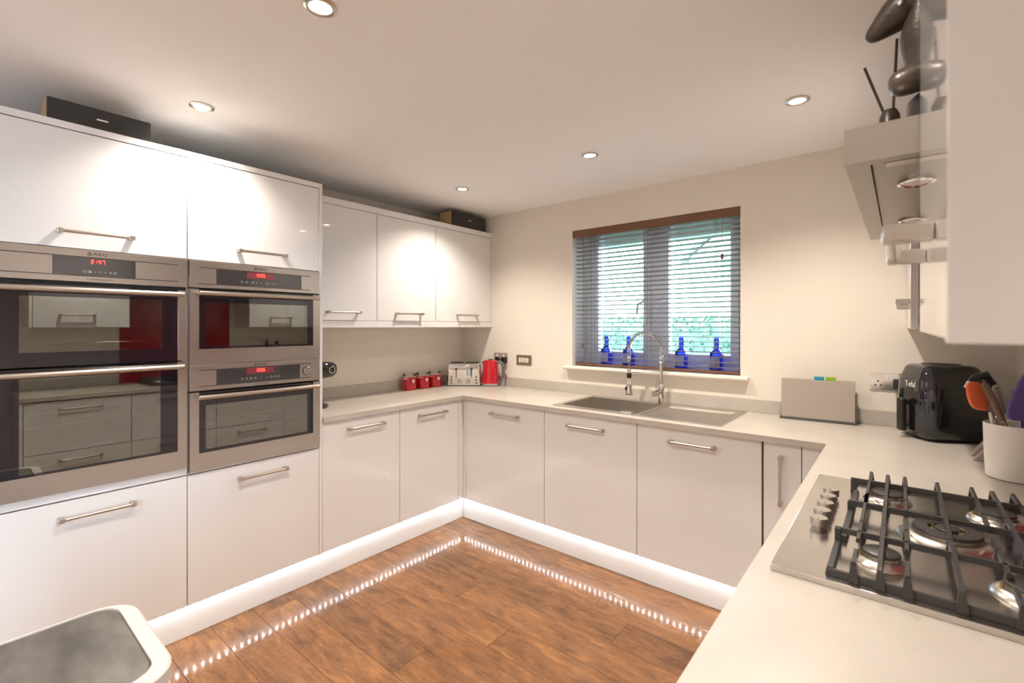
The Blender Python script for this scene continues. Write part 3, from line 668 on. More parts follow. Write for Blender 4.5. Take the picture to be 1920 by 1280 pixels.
# ------------------------------------------------------------------ wall cupboards, right
XW = 2.505
def right_wall_unit(y0, y1, label, hy):
    t = thing('wall_cabinet', label, 'cabinet', (2.70, (y0+y1)/2, 1.405), 0, 'wall cupboards beside the cooker hood')
    mb = MB().box(XW+.021, XR-.002, y0, y0+.018, 1.405, 2.224); mb.box(XW+.021, XR-.002, y1-.018, y1, 1.405, 2.224)
    mb.box(XW+.021, XR-.002, y0+.0185, y1-.0185, 1.425, 1.441); mb.box(XW+.021, XR-.002, y0+.0185, y1-.0185, 2.208, 2.224); mb.box(XR-.010, XR-.002, y0+.0185, y1-.0185, 1.4415, 2.2075)
    part('carcass', mb, 'gloss', t)
    d = part('door', MB().box(XW, XW+.020, y0+.001, y1-.001, 1.407, 2.222, .0015), 'gloss', t)
    bar_handle(d, (XW, hy, 1.503), (0,1,0), (-1,0,0), .215)
solid('end_panel', MB().box(XW-.001, XR-.002, -2.032, -2.013, 1.405, 2.224, .001), 'gloss', 'white gloss end panel closing the wall cupboard at the open end of the hob run', 'panel')
right_wall_unit(-2.012, -1.442, 'white gloss wall cupboard at the open end of the hob run, beside the hood', -1.765)
right_wall_unit(-.508, .050, 'white gloss wall cupboard directly past the hood towards the window', -.20)
right_wall_unit(.052, .617, 'white gloss wall cupboard in the corner above the air fryer', .33)

# ------------------------------------------------------------------ cooker hood
HY0, HY1, HX0, HZ0, HZ1 = -1.438, -.512, 2.405, 1.697, 1.757
t = thing('cooker_hood', 'stainless steel cooker hood with a box canopy over the hob', 'cooker hood', (2.64, -.975, HZ0))
mb = MB().cells([HX0, HX0+.035, XR-.06, XR-.002], [HY0, HY0+.03, HY1-.03, HY1], lambda x, y: not (HX0+.035 < x < XR-.06 and HY0+.03 < y < HY1-.03), HZ0, HZ1-.004)
mb.box(HX0, XR-.002, HY0, HY1, HZ1-.0038, HZ1)
part('canopy', mb, 'hoodsteel', t)
part('underside_panel', MB().box(HX0+.0365, XR-.0615, HY0+.0315, HY1-.0315, HZ0+.010, HZ0+.014), 'hoodsteel', t)
part('grease_filter', MB().box(2.60, 2.80, -1.28, -.67, HZ0+.0065, HZ0+.0095, .001), 'sink', t)
for yy in (-1.20, -.76):
    l_ = part('hood_light', MB().lathe([(.030, HZ0+.0095), (.040, HZ0+.0095), (.040, HZ0+.005), (.034, HZ0+.003), (.030, HZ0+.006)], (2.515, yy, 0), 28, (False, False)), 'chrome', t)
    part('lens', MB().lathe([(.0005, HZ0+.006), (.030, HZ0+.006), (.030, HZ0+.009), (.0005, HZ0+.009)], (2.515, yy, 0), 24), 'whiteplast', l_)
part('latch', MB().box(2.46, 2.54, -1.385, -1.362, HZ0+.003, HZ0+.0095, .002), 'steel_h', t)
part('control_strip', MB().box(HX0-.002, HX0-.0003, -1.10, -.85, HZ0+.018, HZ0+.042, .0005), 'black', t)
part('chimney', MB().box(2.615, XR-.002, -1.11, -.84, HZ1+.0005, H-.0005, .002), 'hoodsteel', t)

# ------------------------------------------------------------------ gas hob
HB = (2.272, 2.792, -1.346, -.575); ZH = ZW+.0135
t = thing('gas_hob', 'stainless steel five-burner gas hob set in the worktop', 'hob', (2.53, -.96, ZW))
part('hob_plate', MB().box(HB[0], HB[1], HB[2], HB[3], ZW+.0005, ZH, .0016, 2), 'hobsteel', t)
for yy in (-.815, -.880, -.945, -1.010, -1.075):
    k = part('knob', MB().lathe([(.016, ZH+.0003), (.016, ZH+.003), (.0135, ZH+.0035), (.0135, ZH+.008), (.0195, ZH+.0085), (.0195, ZH+.0245), (.0185, ZH+.0265), (.001, ZH+.0265)], (2.327, yy, 0), 28), 'steel_h', t)
    part('pointer', MB().box(2.3262, 2.3278, yy-.0185, yy-.006, ZH+.0266, ZH+.0270), 'print', k)
def burner(x, y, r, dual=False):
    b = part('burner', MB().lathe([(r*1.45, ZH+.0003), (r*1.42, ZH+.003), (r*1.15, ZH+.012), (r*1.02, ZH+.0125), (r*.98, ZH+.008), (r*.4, ZH+.008)], (x, y, 0), 36, (True, True)), 'alu', t)
    mb = MB()
    n = int(r*900)
    mb.lathe([(r*.93, ZH+.0083), (r*.93, ZH+.019), (r*.6, ZH+.019)], (x, y, 0), 36)
    for i in range(n):
        a = 2*math.pi*i/n; mb.box(r*.925, r*.965, -.0012, .0012, ZH+.0128, ZH+.0188, mtx=Matrix.Translation((x, y, 0)) @ Matrix.Rotation(a, 4, 'Z'))
    part('flame_ring', mb, 'alu', b)
    if dual:
        part('burner_cap', MB().lathe([(r*.52, ZH+.0195), (r*.99, ZH+.0195), (r*1.0, ZH+.022), (r*.96, ZH+.0265), (r*.56, ZH+.0265), (r*.52, ZH+.024)], (x, y, 0), 40, (False, False)).lathe([(r*.52, ZH+.024), (r*.52, ZH+.0195)], (x, y, 0), 40, (False, False)), 'cap', b)
        part('burner_cap', MB().lathe([(.001, ZH+.0195), (r*.33, ZH+.0195), (r*.34, ZH+.026), (r*.31, ZH+.0285), (.001, ZH+.029)], (x, y, 0), 32), 'cap', b)
        for a in (.6, 2.7): part('igniter', MB().cyl((x+r*.43*math.cos(a), y+r*.43*math.sin(a), ZH+.0192), (x+r*.43*math.cos(a), y+r*.43*math.sin(a), ZH+.027), .003, 10), 'brass', b)
    else:
        part('burner_cap', MB().lathe([(.001, ZH+.0195), (r*.97, ZH+.0195), (r*1.0, ZH+.0215), (r*.97, ZH+.0245), (r*.85, ZH+.0262), (.001, ZH+.0265)], (x, y, 0), 36), 'cap', b)
        part('igniter', MB().cyl((x-r*1.08, y-r*.25, ZH+.0122), (x-r*1.08, y-r*.25, ZH+.021), .0028, 10), 'brass', b)
burner(2.452, -.742, .038); burner(2.450, -1.195, .033); burner(2.563, -.965, .062, True); burner(2.666, -.748, .038); burner(2.672, -1.190, .044)
ZG = ZH + .040
def bar(mb, p0, p1, w=.009, h=.011):
    """tapered iron bar between two points, top faces at the given z"""
    p0 = Vector(p0); p1 = Vector(p1); a = (p1-p0); a.z = 0
    if a.length < 1e-6: a = Vector((1, 0, 0))
    a.normalize(); n = Vector((-a.y, a.x, 0))
    q = lambda p: [p + n*w*.36, p - n*w*.36, p - n*w*.5 - Vector((0,0,h)), p + n*w*.5 - Vector((0,0,h))]
    mb.loft([q(p0), q(p1)])
def foot(mb, x, y, z, w, along):
    dx, dy = (w*.5, .0045) if along == 'y' else (.0045, w*.5)
    sx, sy = (.0085, .006) if along == 'y' else (.006, .0085)
    mb.loft([[(x-sx, y-sy, ZH+.0005), (x+sx, y-sy, ZH+.0005), (x+sx, y+sy, ZH+.0005), (x-sx, y+sy, ZH+.0005)],
             [(x-.0045, y-.0045, z-.004), (x+.0045, y-.0045, z-.004), (x+.0045, y+.0045, z-.004), (x-.0045, y+.0045, z-.004)]])
GX0, GX1 = 2.372, 2.760
MAINX = (2.451, 2.563, 2.675); FINX = (2.411, 2.491, 2.635, 2.715)
def support(ylow, yspine, yother, near):
    """outer supports: low frame at ylow, raised spine at yspine"""
    mb = MB(); sg = 1 if near else -1
    zl = ZH+.013
    bar(mb, (GX0-.005, ylow, zl), (GX1+.005, ylow, zl), .011, .0125)
    for x in (GX0, GX1):
        bar(mb, (x, ylow, zl), (x, yspine, zl), .014, .0125)
        mb.box(x-.006, x+.006, yspine-.007, yspine+.007, ZH+.0005, ZG-.001, .001, 1)
    bar(mb, (GX0-.005, yspine, ZG), (GX1+.005, yspine, ZG), .010, .012)
    for x in MAINX:
        foot(mb, x, ylow - sg*.006, ZG, .012, 'y'); bar(mb, (x, ylow + sg*.004, ZG+.001), (x, yother, ZG+.001), .010, .010); bar(mb, (x, ylow - sg*.008, ZG-.003), (x, ylow + sg*.006, ZG+.001), .010, .010)
    for x in FINX:
        foot(mb, x, ylow - sg*.006, ZG, .012, 'y'); bar(mb, (x, ylow - sg*.008, ZG), (x, ylow + sg*.062, ZG), .009, .010)
        bar(mb, (x, yspine - sg*.045, ZG), (x, yother, ZG), .009, .010)
    return part('pan_support', mb, 'iron', t)
support(-1.318, -1.150, -1.078, True)
support(-.603, -.705, -.835, False)
mb = MB(); zl = ZH+.013; ym = -.918
for x in (GX0+.008, GX1-.008): bar(mb, (x, -1.125, zl), (x, -.730, zl), .016, .0125)
bar(mb, (GX0+.004, ym, ZG-.004), (GX1-.004, ym, ZG-.004), .011, .014)
for x in (GX0+.008, GX1-.008): mb.box(x-.007, x+.007, ym-.006, ym+.006, ZH+.001, ZG-.008)
for x in MAINX: bar(mb, (x, -1.074, ZG+.001), (x, -.839, ZG+.001), .010, .010); foot(mb, x, -1.064, ZG, .012, 'y'); foot(mb, x, -.850, ZG, .012, 'y')
for x in FINX: bar(mb, (x, -1.072, ZG), (x, -.995 if x in FINX[1:3] else -.845, ZG), .009, .010); foot(mb, x, -1.066, ZG, .012, 'y'); bar(mb, (x, -.93, ZG), (x, -.842, ZG), .009, .010)
part('pan_support', mb, 'iron', t)

# ------------------------------------------------------------------ venetian blind
t = thing('venetian_blind', 'brown wooden venetian blind hung in the window recess', 'blind', (1.145, .665, WZ0))
BX0, BX1 = .560, 1.731; BYc = .672
part('valance', MB().box(WX0+.002, WX1-.002, .624, .636, 2.086, WZ1-.001, .002), 'wood_dark', t)
part('headrail', MB().box(BX0, BX1, .642, .700, 2.095, WZ1-.002, .001), 'wood_dark', t)
n = 30; sw = .0235
sm = MB().box(-(BX1-BX0)/2, (BX1-BX0)/2, -sw, sw, -.0014, .0014, .0008, 1); sm.xf(Matrix.Rotation(R(-8), 4, 'X')); sme = sm.mesh('slat', 'slat')
for i in range(n):
    z = 1.155 + (2.078-1.155)*i/(n-1); link('slat', sme, t, (0.0005, BYc-.665, z-WZ0))
part('bottom_rail', MB().box(BX0+.005, BX1-.002, BYc-.025, BYc+.025, 1.1215, 1.1365, .003), 'wood_dark', t)
for x in (.70, 1.115, 1.585):
    mb = MB()
    for yy in (BYc-.0265, BYc+.0265): mb.cyl((x-.004, yy, 1.137), (x-.004, yy, 2.10), .0009, 6); mb.cyl((x+.004, yy, 1.137), (x+.004, yy, 2.10), .0009, 6)
    part('ladder_cord', mb, 'cord', t)
    part('rail_clip', MB().box(x-.013, x+.013, BYc-.029, BYc-.0255, 1.119, 1.137, .001), 'wood_dark', t)
yf = BYc-.033
for x, z, k in ((.632, 1.27, 0), (.640, 1.165, 1), (1.628, 1.235, 2)):
    part('pull_cord', MB().cyl((x, yf, z), (x, yf, 2.10), .0011, 6), 'cord', t)
    part('cord_acorn', MB().lathe([(.002, z+.012), (.006, z+.008), (.008, z-.004), (.006, z-.014), (.001, z-.018)], (x, yf, 0), 14), 'wood_dark', t)
part('cord_connector', MB().box(1.628-.008, 1.628+.008, yf-.006, yf+.006, 1.83, 1.865, .002), 'wood_dark', t)

# bottles on the sill behind the blind
for i, (x, s) in enumerate(((.765, 1.0), (.945, 1.0), (1.330, 1.0), (1.558, 1.0))):
    lb = ['blue glass bottle on the sill at the left end of the row behind the blind', 'blue glass bottle on the sill beside the tap spring behind the blind', 'blue glass bottle on the sill just past the window mullion', 'blue glass bottle on the sill at the cord end of the blind'][i]
    lb = ['blue glass bottle on the sill nearest the wall cupboards', 'blue glass bottle on the sill directly behind the tap spring', 'blue glass bottle on the sill just past the tap column', 'blue glass bottle on the sill below the long blind cord'][i]
    b = thing('glass_bottle', lb, 'bottle', (x, .765, WZ0), 0, 'blue bottles on the sill')
    sec = []
    for r, z in ((.034, .001), (.038, .006), (.038, .115), (.034, .130), (.018, .150), (.0155, .158), (.0155, .192), (.018, .194), (.018, .204)):
        e = 4.0 if z < .135 else 2.0; q = []
        for k in range(32):
            a = 2*math.pi*k/32; c, s_ = math.cos(a), math.sin(a); q.append((r*math.copysign(abs(c)**(2/e), c), r*math.copysign(abs(s_)**(2/e), s_), z))
        sec.append(q)
    part('bottle_glass', MB().loft(sec), 'blueglass', b, False)
    part('bottle_label', MB().box(-.030, .030, -.0398, -.0385, .035, .095), 'label', b, False)
    part('bottle_cap', MB().lathe([(.0165, .2045), (.0165, .222), (.015, .224), (.001, .224)], (0,0,0), 20), 'blueglass', b, False)

# ------------------------------------------------------------------ sockets and switches
def wall_plate(name, label, cat, x0, x1, z0, z1, y=YB):
    t = thing(name, label, cat, ((x0+x1)/2, y, (z0+z1)/2))
    part('face_plate', MB().box(x0, x1, y-.006, y-.0003, z0, z1, .0015), 'plate' if cat == 'switch' else 'chrome', t); return t
t = wall_plate('light_switch', 'brushed metal plate with four white rocker switches beside the kettle', 'switch', .007, .164, 1.095, 1.178)
for k in range(4):
    x = .0365 + k*.0265; part('rocker', MB().box(x, x+.0185, YB-.010, YB-.0062, 1.117, 1.155, .0015), 'whiteplast', t)
t = wall_plate('power_socket', 'chrome double socket on the wall behind the red kettle', 'socket', -.243, -.092, 1.105, 1.188)
for x in (-.205, -.13): part('rocker', MB().box(x-.008, x+.008, YB-.010, YB-.0062, 1.155, 1.176, .001), 'whiteplast', t); part('insert', MB().box(x-.024, x+.024, YB-.0072, YB-.0062, 1.110, 1.150, .0003), 'black', t)
def plug(name, label, c, cablepts):
    p = thing(name, label, 'plug', c); mb = MB().box(c[0]-.024, c[0]+.024, c[1]-.030, c[1], c[2]-.024, c[2]+.024, .007, 3); mb.cyl((c[0], c[1]-.016, c[2]-.020), (c[0], c[1]-.016, c[2]-.052), .009, 12, .0055); part('plug_body', mb, 'black', p)
    pts = [Vector(q) for q in cablepts]; out = []
    for i in range(len(pts)-1):
        p0 = pts[max(i-1, 0)]; p1 = pts[i]; p2 = pts[i+1]; p3 = pts[min(i+2, len(pts)-1)]
        for k in range(8):
            s = k/8; out.append(.5*((2*p1)+(p2-p0)*s+(2*p0-5*p1+4*p2-p3)*s*s+(3*p1-p0-3*p2+p3)*s**3))
    part('cable', MB().tube(out+[pts[-1]], .0033, 8), 'black', p)
plug('mains_plug', 'black mains plug in the socket behind the kettle', (-.118, YB-.0105, 1.128), [(-.118, .594, 1.08), (-.110, .592, 1.03), (-.085, .595, .99)])
t = wall_plate('power_socket', 'chrome double socket on the wall beside the air fryer', 'socket', 2.358, 2.510, 1.088, 1.180)
for x in (2.428, 2.444): part('rocker', MB().box(x-.006, x+.006, YB-.010, YB-.0062, 1.148, 1.168, .001), 'whiteplast', t)
mb = MB()
for dx, dz in ((0, .010), (-.011, -.010), (.011, -.010)): mb.box(2.392+dx-.0035, 2.392+dx+.0035, YB-.0066, YB-.0061, 1.125+dz-.004, 1.125+dz+.004)
part('pin_hole', mb, 'gap', t)
plug('mains_plug', 'black mains plug in the socket beside the air fryer', (2.475, YB-.0065, 1.125), [(2.475, .598, 1.074), (2.478, .594, 1.04), (2.500, .585, .99), (2.535, .578, .945), (2.57, .570, .914)])

# ------------------------------------------------------------------ things on the left worktop
def rounded_rect(hx, hy, r, n=6):
    p = []
    for cx, cy, a0 in ((hx-r, hy-r, 0), (-hx+r, hy-r, 90), (-hx+r, -hy+r, 180), (hx-r, -hy+r, 270)):
        for k in range(n+1): a = R(a0+90*k/n); p.append((cx+r*math.cos(a), cy+r*math.sin(a)))
    return p
def rr_loft(levels):   # (hx,hy,r,z)
    return MB().loft([[(x, y, z) for x, y in rounded_rect(hx, hy, r)] for hx, hy, r, z in levels])
# coffee machine
t = thing('coffee_machine', 'black capsule coffee machine standing behind the tall end panel', 'coffee machine', (-.33, -.985, ZW))
part('base', MB().lathe([(.085, .001), (.09, .006), (.09, .018), (.070, .028), (.05, .032), (.001, .032)], (0, .01, 0), 28), 'blackgloss', t, False)
part('drip_tray', MB().lathe([(.001, .0325), (.048, .0325), (.046, .042), (.001, .042)], (0, .02, 0), 24), 'chrome', t, False)
part('column', rr_loft([(.05, .030, .02, .0345), (.045, .026, .02, .19)]).xf(Matrix.Translation((0, -.058, 0))), 'blackgloss', t, False)
hd = MB().loft([[(x, yy, z) for x, z in [(a, .232+b) for a, b in rounded_rect(hx, hz, min(hx, hz)*.7)]] for yy, hx, hz in ((-.085, .045, .040), (-.06, .058, .052), (.08, .058, .052), (.125, .054, .047), (.148, .040, .034))])
h_ = part('brew_head', hd, 'blackgloss', t, False)
rg = MB().lathe([(.017, 0), (.022, 0), (.022, .003), (.017, .003)], (0,0,0), 28, (False, False)); rg.xf(frame_mtx((-.0, 0, 0), (0, 1, 0), (0, 0, 1))); rg.xf(Matrix.Translation((.0585, .105, .232)))
part('button_ring', rg, 'chrome', h_, False)
part('cup_lever', MB().box(-.02, .02, -.04, .06, .285, .292, .003), 'chrome', t, False)
# red storage jars
for i, (x, y) in enumerate(((-.535, -.070), (-.535, .066), (-.535, .193))):
    t = thing('storage_jar', ['red clip-top storage jar farthest from the toaster', 'red clip-top storage jar in the middle of the row of three', 'red clip-top storage jar next to the toaster'][i], 'jar', (x, y, ZW), R(-8), 'red clip-top jars')
    part('jar_body', MB().lathe([(.050, .0008), (.054, .004), (.056, .05), (.055, .098), (.053, .104), (.048, .104)], (0,0,0), 32), 'red', t, False)
    part('seal_ring', MB().lathe([(.0535, .1045), (.0555, .107), (.0535, .1095)], (0,0,0), 32), 'whiteplast', t, False)
    part('lid', MB().lathe([(.052, .110), (.053, .113), (.052, .126), (.047, .131), (.001, .132)], (0,0,0), 32), 'glassclear', t, False)
    cl = MB(); cl.tube([(.030, .0, .128), (.058, .012, .118), (.062, .012, .085), (.0575, .012, .070), (.0575, -.012, .070), (.062, -.012, .085), (.058, -.012, .118)], .002, 8, True); cl.box(.0575, .0615, -.008, .008, .060, .085, .001)
    part('wire_clip', cl, 'chrome', t, False)
    part('label_strip', MB().box(.0552, .0565, -.016, .016, .088, .097).xf(Matrix.Rotation(R(-62), 4, 'Z')), 'whiteplast', t, False)
# toaster (front faces the room, turned across the corner)
ang = math.atan2(.637, .771)
t = thing('toaster', 'polished steel four-slot toaster standing across the corner', 'toaster', (-.353-.637*.098, .356+.771*.098, ZW), ang)
tw, td = .1415, .095
part('toaster_shell', rr_loft([(tw-.006, td-.004, .014, .008), (tw, td, .016, .016), (tw, td, .018, .165), (tw-.006, td-.008, .018, .186), (tw-.018, td-.022, .016, .193)]), 'chrome', t, False)
part('foot_band', rr_loft([(tw-.012, td-.010, .012, .0006), (tw-.008, td-.006, .012, .0075)]), 'black', t, False)
for xx in (-.066, .066):
    for yy in (-.030, .030): part('slot', MB().box(xx-.054, xx+.054, yy-.012, yy+.012, .1934, .1962, .001), 'gap', t, False)
for xx in (-.064, .064):
    part('lever_slot', MB().box(xx-.0028, xx+.0028, -td-.0012, -td-.0003, .070, .150), 'gap', t, False)
    part('lever', MB().box(xx-.010, xx+.010, -td-.018, -td-.0014, .142, .153, .003), 'black', t, False)
for xx in (-.036, .036):
    k = MB().lathe([(.0185, 0), (.0185, .010), (.016, .014), (.001, .015)], (0,0,0), 24); k.xf(Matrix.Translation((xx, -td-.0003, .042)) @ Matrix.Rotation(R(90), 4, 'X')); part('dial', k, 'steel_h', t, False)
for xx in (-.105, .105):
    for zz in (.028, .053, .078):
        k = MB().lathe([(.0078, 0), (.0078, .003), (.006, .005), (.001, .005)], (0,0,0), 16); k.xf(Matrix.Translation((xx, -td-.0003, zz)) @ Matrix.Rotation(R(90), 4, 'X')); part('button', k, 'greyplast', t, False)
# kettle
t = thing('kettle', 'red jug kettle with a grey handle on a steel base', 'kettle', (-.192, .513, ZW), R(20))
part('power_base', MB().lathe([(.074, .0006), (.076, .004), (.076, .012), (.070, .016), (.001, .016)], (0,0,0), 32), 'steel_h', t, False)
part('kettle_body', MB().lathe([(.070, .0165), (.0735, .020), (.0735, .030), (.066, .12), (.0595, .205), (.057, .214), (.050, .219), (.001, .220)], (0,0,0), 40), 'red', t, False)
part('steel_band', MB().lathe([(.0742, .0165), (.0748, .018), (.0742, .026), (.0738, .026)], (0,0,0), 40, (False, False)), 'chrome', t, False)
part('lid_knob', MB().lathe([(.020, .2203), (.022, .226), (.014, .231), (.001, .232)], (0,0,0), 20), 'greyplast', t, False)
part('spout', MB().loft([[(-.056, -.020, .165), (-.056, .020, .165), (-.060, .0, .150)], [(-.066, -.016, .208), (-.066, .016, .208), (-.078, .0, .208)]]), 'greyplast', t, False)
pts = [(.055, 0, .200), (.085, 0, .207), (.108, 0, .192), (.116, 0, .150), (.112, 0, .100), (.100, 0, .058), (.086, 0, .034), (.072, 0, .032)]
part('handle', MB().tube(pts, [.012, .0125, .013, .012, .0115, .011, .011, .010], 12), 'greyplast', t, False)

# ------------------------------------------------------------------ chopping board set
t = thing('chopping_board_case', 'slim taupe case for chopping boards leaning by the upstand', 'board case', (2.135, .545, ZW), R(3.5))
tilt = Matrix.Rotation(R(-6), 4, 'X')
part('case_foot', MB().box(-.172, .176, -.034, .040, .0006, .011, .004, 2), 'darkgrey', t, False)
part('front_shell', MB().box(-.163, .166, -.030, -.022, .012, .218, .002).xf(Matrix.Translation((0, 0, 0)) @ Matrix.Rotation(R(0), 4, 'X')), 'taupe', t, False)
part('back_shell', MB().box(-.163, .166, .022, .030, .012, .218, .002), 'taupe', t, False)
part('side_rib', MB().box(.167, .172, -.030, .030, .012, .150, .001), 'darkgrey', t, False)
for m_, x, yy, lb in (('bluetab', .012, -.014, 'blue chopping board whose tab shows above the taupe case'), ('greentab', .062, -.002, 'green chopping board whose tab shows above the taupe case')):
    b = thing('chopping_board', lb, 'chopping board', t.location + Vector((0, yy, .0115)), R(3.5), 'chopping boards in the case')
    part('board', MB().box(-.155, .158, -.003, .003, .0005, .200, .001), m_, b, False)
    part('tab', MB().box(x-.022, x+.022, -.003, .003, .2005, .226, .001), m_, b, False)

# ------------------------------------------------------------------ air fryer
t = thing('air_fryer', 'glossy black air fryer with a drawer handle in the corner', 'air fryer', (2.622, .438, ZW), math.atan2(-.50, -.86))
# local +x is the front
lv = [(a*.92, b*.92, c*.92, z*1.03) for a, b, c, z in [(.125, .115, .05, .012), (.135, .125, .06, .022), (.140, .130, .065, .06), (.142, .132, .065, .17), (.138, .130, .065, .25), (.118, .112, .06, .308), (.108, .104, .055, .318), (.09, .09, .05, .323)]]
part('fryer_body', rr_loft(lv), 'blackgloss', t, False)
part('foot_ring', rr_loft([(.104, .094, .04, .0006), (.110, .100, .045, .0115)]), 'black', t, False)
dm = MB().loft([[(x+.004, y, z) for x, y in rounded_rect(.130, .100, .057)] for z in (.035, .036, .165, .166)])
dw = part('drawer', dm, 'blackgloss', t, False)
hb = MB(); hb.box(.148, .172, -.020, .020, .030, .180, .009, 3); hb.box(.130, .162, -.016, .016, .150, .172, .004, 2)
part('handle', hb, 'black', dw, False)
text_part('maker_logo', 'Tefal', .036, 'whiteplast', t, root_mtx(t) @ frame_mtx((.1312, .012, .243), (0, 1, 0), (0, 0, 1)))
part('top_vent', rr_loft([(.060, .06, .03, .3332), (.055, .055, .03, .337)]), 'black', t, False)

# ------------------------------------------------------------------ utensil pot, utensils, knife block
PC = Vector((2.778, -.172, ZW))
t = thing('utensil_pot', 'white ceramic utensil pot on the worktop behind the hob', 'pot', PC)
part('pot_wall', MB().lathe([(.001, .0006), (.070, .0006), (.0745, .004), (.0785, .09), (.0805, .178), (.079, .181), (.0765, .179), (.0745, .09), (.070, .010), (.001, .010)], (0,0,0), 44), 'pot', t, False)
def lerp_pts(a, b, n): return [Vector(a).lerp(Vector(b), i/n) for i in range(n+1)]
def pad(c, ux, uy, pts, th):
    """flat rounded head: outline pts in the plane ux,uy round c"""
    for _ in range(2): pts = [w for (a, b), (c_, d_) in zip(pts, pts[1:]+pts[:1]) for w in ((a*.75+c_*.25, b*.75+d_*.25), (a*.25+c_*.75, b*.25+d_*.75))]
    ux = Vector(ux).normalized(); uy = Vector(uy).normalized(); n = ux.cross(uy).normalized(); c = Vector(c)
    f = lambda s, o: [c + ux*(x*s) + uy*(y*s) + n*o for x, y in pts]
    return MB().loft([f(.9, -th), f(1, -th*.5), f(1, th*.5), f(.9, th)])
VR = Vector((.771, .637, 0)); UP = Vector((0, 0, 1))
def utensil(name, label, cat, base, top, m, r=.005):
    u = thing(name, label, cat, base, 0, 'utensils in the white pot')
    part('shaft', MB().tube(lerp_pts(base, top, 4), r, 10), m, u); return u
z0 = ZW+.013
u = utensil('spatula', 'orange silicone spatula leaning out of the white pot', 'spatula', (2.752, -.195, z0), (2.712, -.205, 1.128), 'whiteplast')
part('spatula_head', pad((2.680, -.215, 1.180), VR, (-.12, -.05, 1), [(-.030, .047), (.010, .050), (.024, .030), (.032, -.030), (.030, -.050), (-.002, -.048), (-.026, -.036), (-.033, 0)], .006), 'orange', u)
u = utensil('ladle', 'black-handled steel ladle hooked above the orange spatula', 'ladle', (2.760, -.150, z0), (2.722, -.165, 1.20), 'chrome', .004)
part('handle_hook', MB().tube([(2.736, -.160, 1.11), (2.728, -.163, 1.18), (2.722, -.166, 1.215), (2.704, -.178, 1.246), (2.680, -.195, 1.238), (2.668, -.20, 1.222)], [.008, .012, .016, .016, .013, .011], 12), 'black', u)
part('steel_tip', MB().tube([(2.668, -.20, 1.222), (2.660, -.206, 1.200)], [.0112, .012], 12), 'chrome', u)
u.location.y += .022
u = utensil('serving_tongs', 'brown-tipped tongs crossing in front of the black handle', 'tongs', (2.775, -.195, z0), (2.735, -.222, 1.125), 'chrome', .003)
part('tongs_jaw', MB().tube([(2.739, -.222, 1.105), (2.716, -.226, 1.172), (2.698, -.230, 1.215), (2.692, -.231, 1.226)], [.009, .012, .010, .006], 12), 'brownwood', u)
u = utensil('peeler', 'sage-ended peeler with a grey ribbed handle in the pot', 'peeler', (2.800, -.165, z0), (2.738, -.180, 1.15), 'chrome', .004)
part('grip', MB().tube(lerp_pts((2.745, -.178, 1.125), (2.732, -.183, 1.192), 6), [.009, .010, .009, .010, .009, .010, .009], 12), 'greyknife', u)
part('hanging_end', MB().tube([Vector((2.729, -.184, 1.206)) + VR*(.009*math.cos(a)) + UP*(.009*math.sin(a)) for a in [2*math.pi*k/14 for k in range(14)]], .005, 8, True), 'sage', u)
u = utensil('silicone_turner', 'large purple silicone turner at the wall side of the pot', 'turner', (2.795, -.190, z0), (2.785, -.218, 1.12), 'purple')
part('turner_head', pad((2.787, -.226, 1.190), VR, (.1, .0, 1), [(-.010, .080), (.025, .085), (.052, .065), (.058, -.045), (.038, -.078), (-.030, -.080), (-.050, -.062), (-.040, -.005)], .006), 'purple', u)
t = thing('knife_block', 'taupe slanted knife stand between the air fryer and the utensil pot', 'knife block', (2.785, .075, ZW))
for k, yy in enumerate((.115, .035)):
    part('stand_leg', MB().extr([(2.692, yy-.006, ZW+.0008), (2.760, yy-.006, ZW+.0008), (2.838, yy-.006, ZW+.150), (2.808, yy-.006, ZW+.165)], (0, .055 if k == 0 else .035, 0)), 'greyknife', t)
part('block', MB().extr([(2.768, .022, ZW+.0008), (2.858, .022, ZW+.0008), (2.858, .022, ZW+.235), (2.838, .022, ZW+.240), (2.79, .022, ZW+.06)], (0, .012, 0)).extr([(2.768, .072, ZW+.0008), (2.858, .072, ZW+.0008), (2.858, .072, ZW+.235), (2.838, .072, ZW+.240), (2.79, .072, ZW+.06)], (0, .040, 0)), 'navy', t)
part('block_top', MB().box(2.800, 2.858, .020, .115, ZW+.2405, ZW+.268, .005), 'greyplast', t)

# ------------------------------------------------------------------ speakers on the cupboards
def speaker(label, x0, x1, y0, y1, z0, z1, lz):
    t = thing('speaker', label, 'speaker', ((x0+x1)/2, (y0+y1)/2, z0), 0, 'speakers on the cupboard tops')
    part('speaker_box', MB().box(x0, x1-.019, y0, y1, z0+.0005, z1, .002), 'mdf', t)
    part('grille', MB().box(x1-.0185, x1, y0+.002, y1-.002, z0+.001, z1-.002, .006, 3), 'cloth', t)
    part('badge', MB().box(x1+.0002, x1+.0012, (y0+y1)/2-.018, (y0+y1)/2+.018, lz-.003, lz+.003), 'chrome', t)
speaker('wooden speaker with a dark grille on the wall cupboards by the window wall', -.440, -.285, .165, .555, 2.2245, 2.343, 2.292)
speaker('long dark-grilled speaker on top of the double oven housing', -.200, -.045, -2.185, -1.855, 2.2055, 2.305, 2.258)

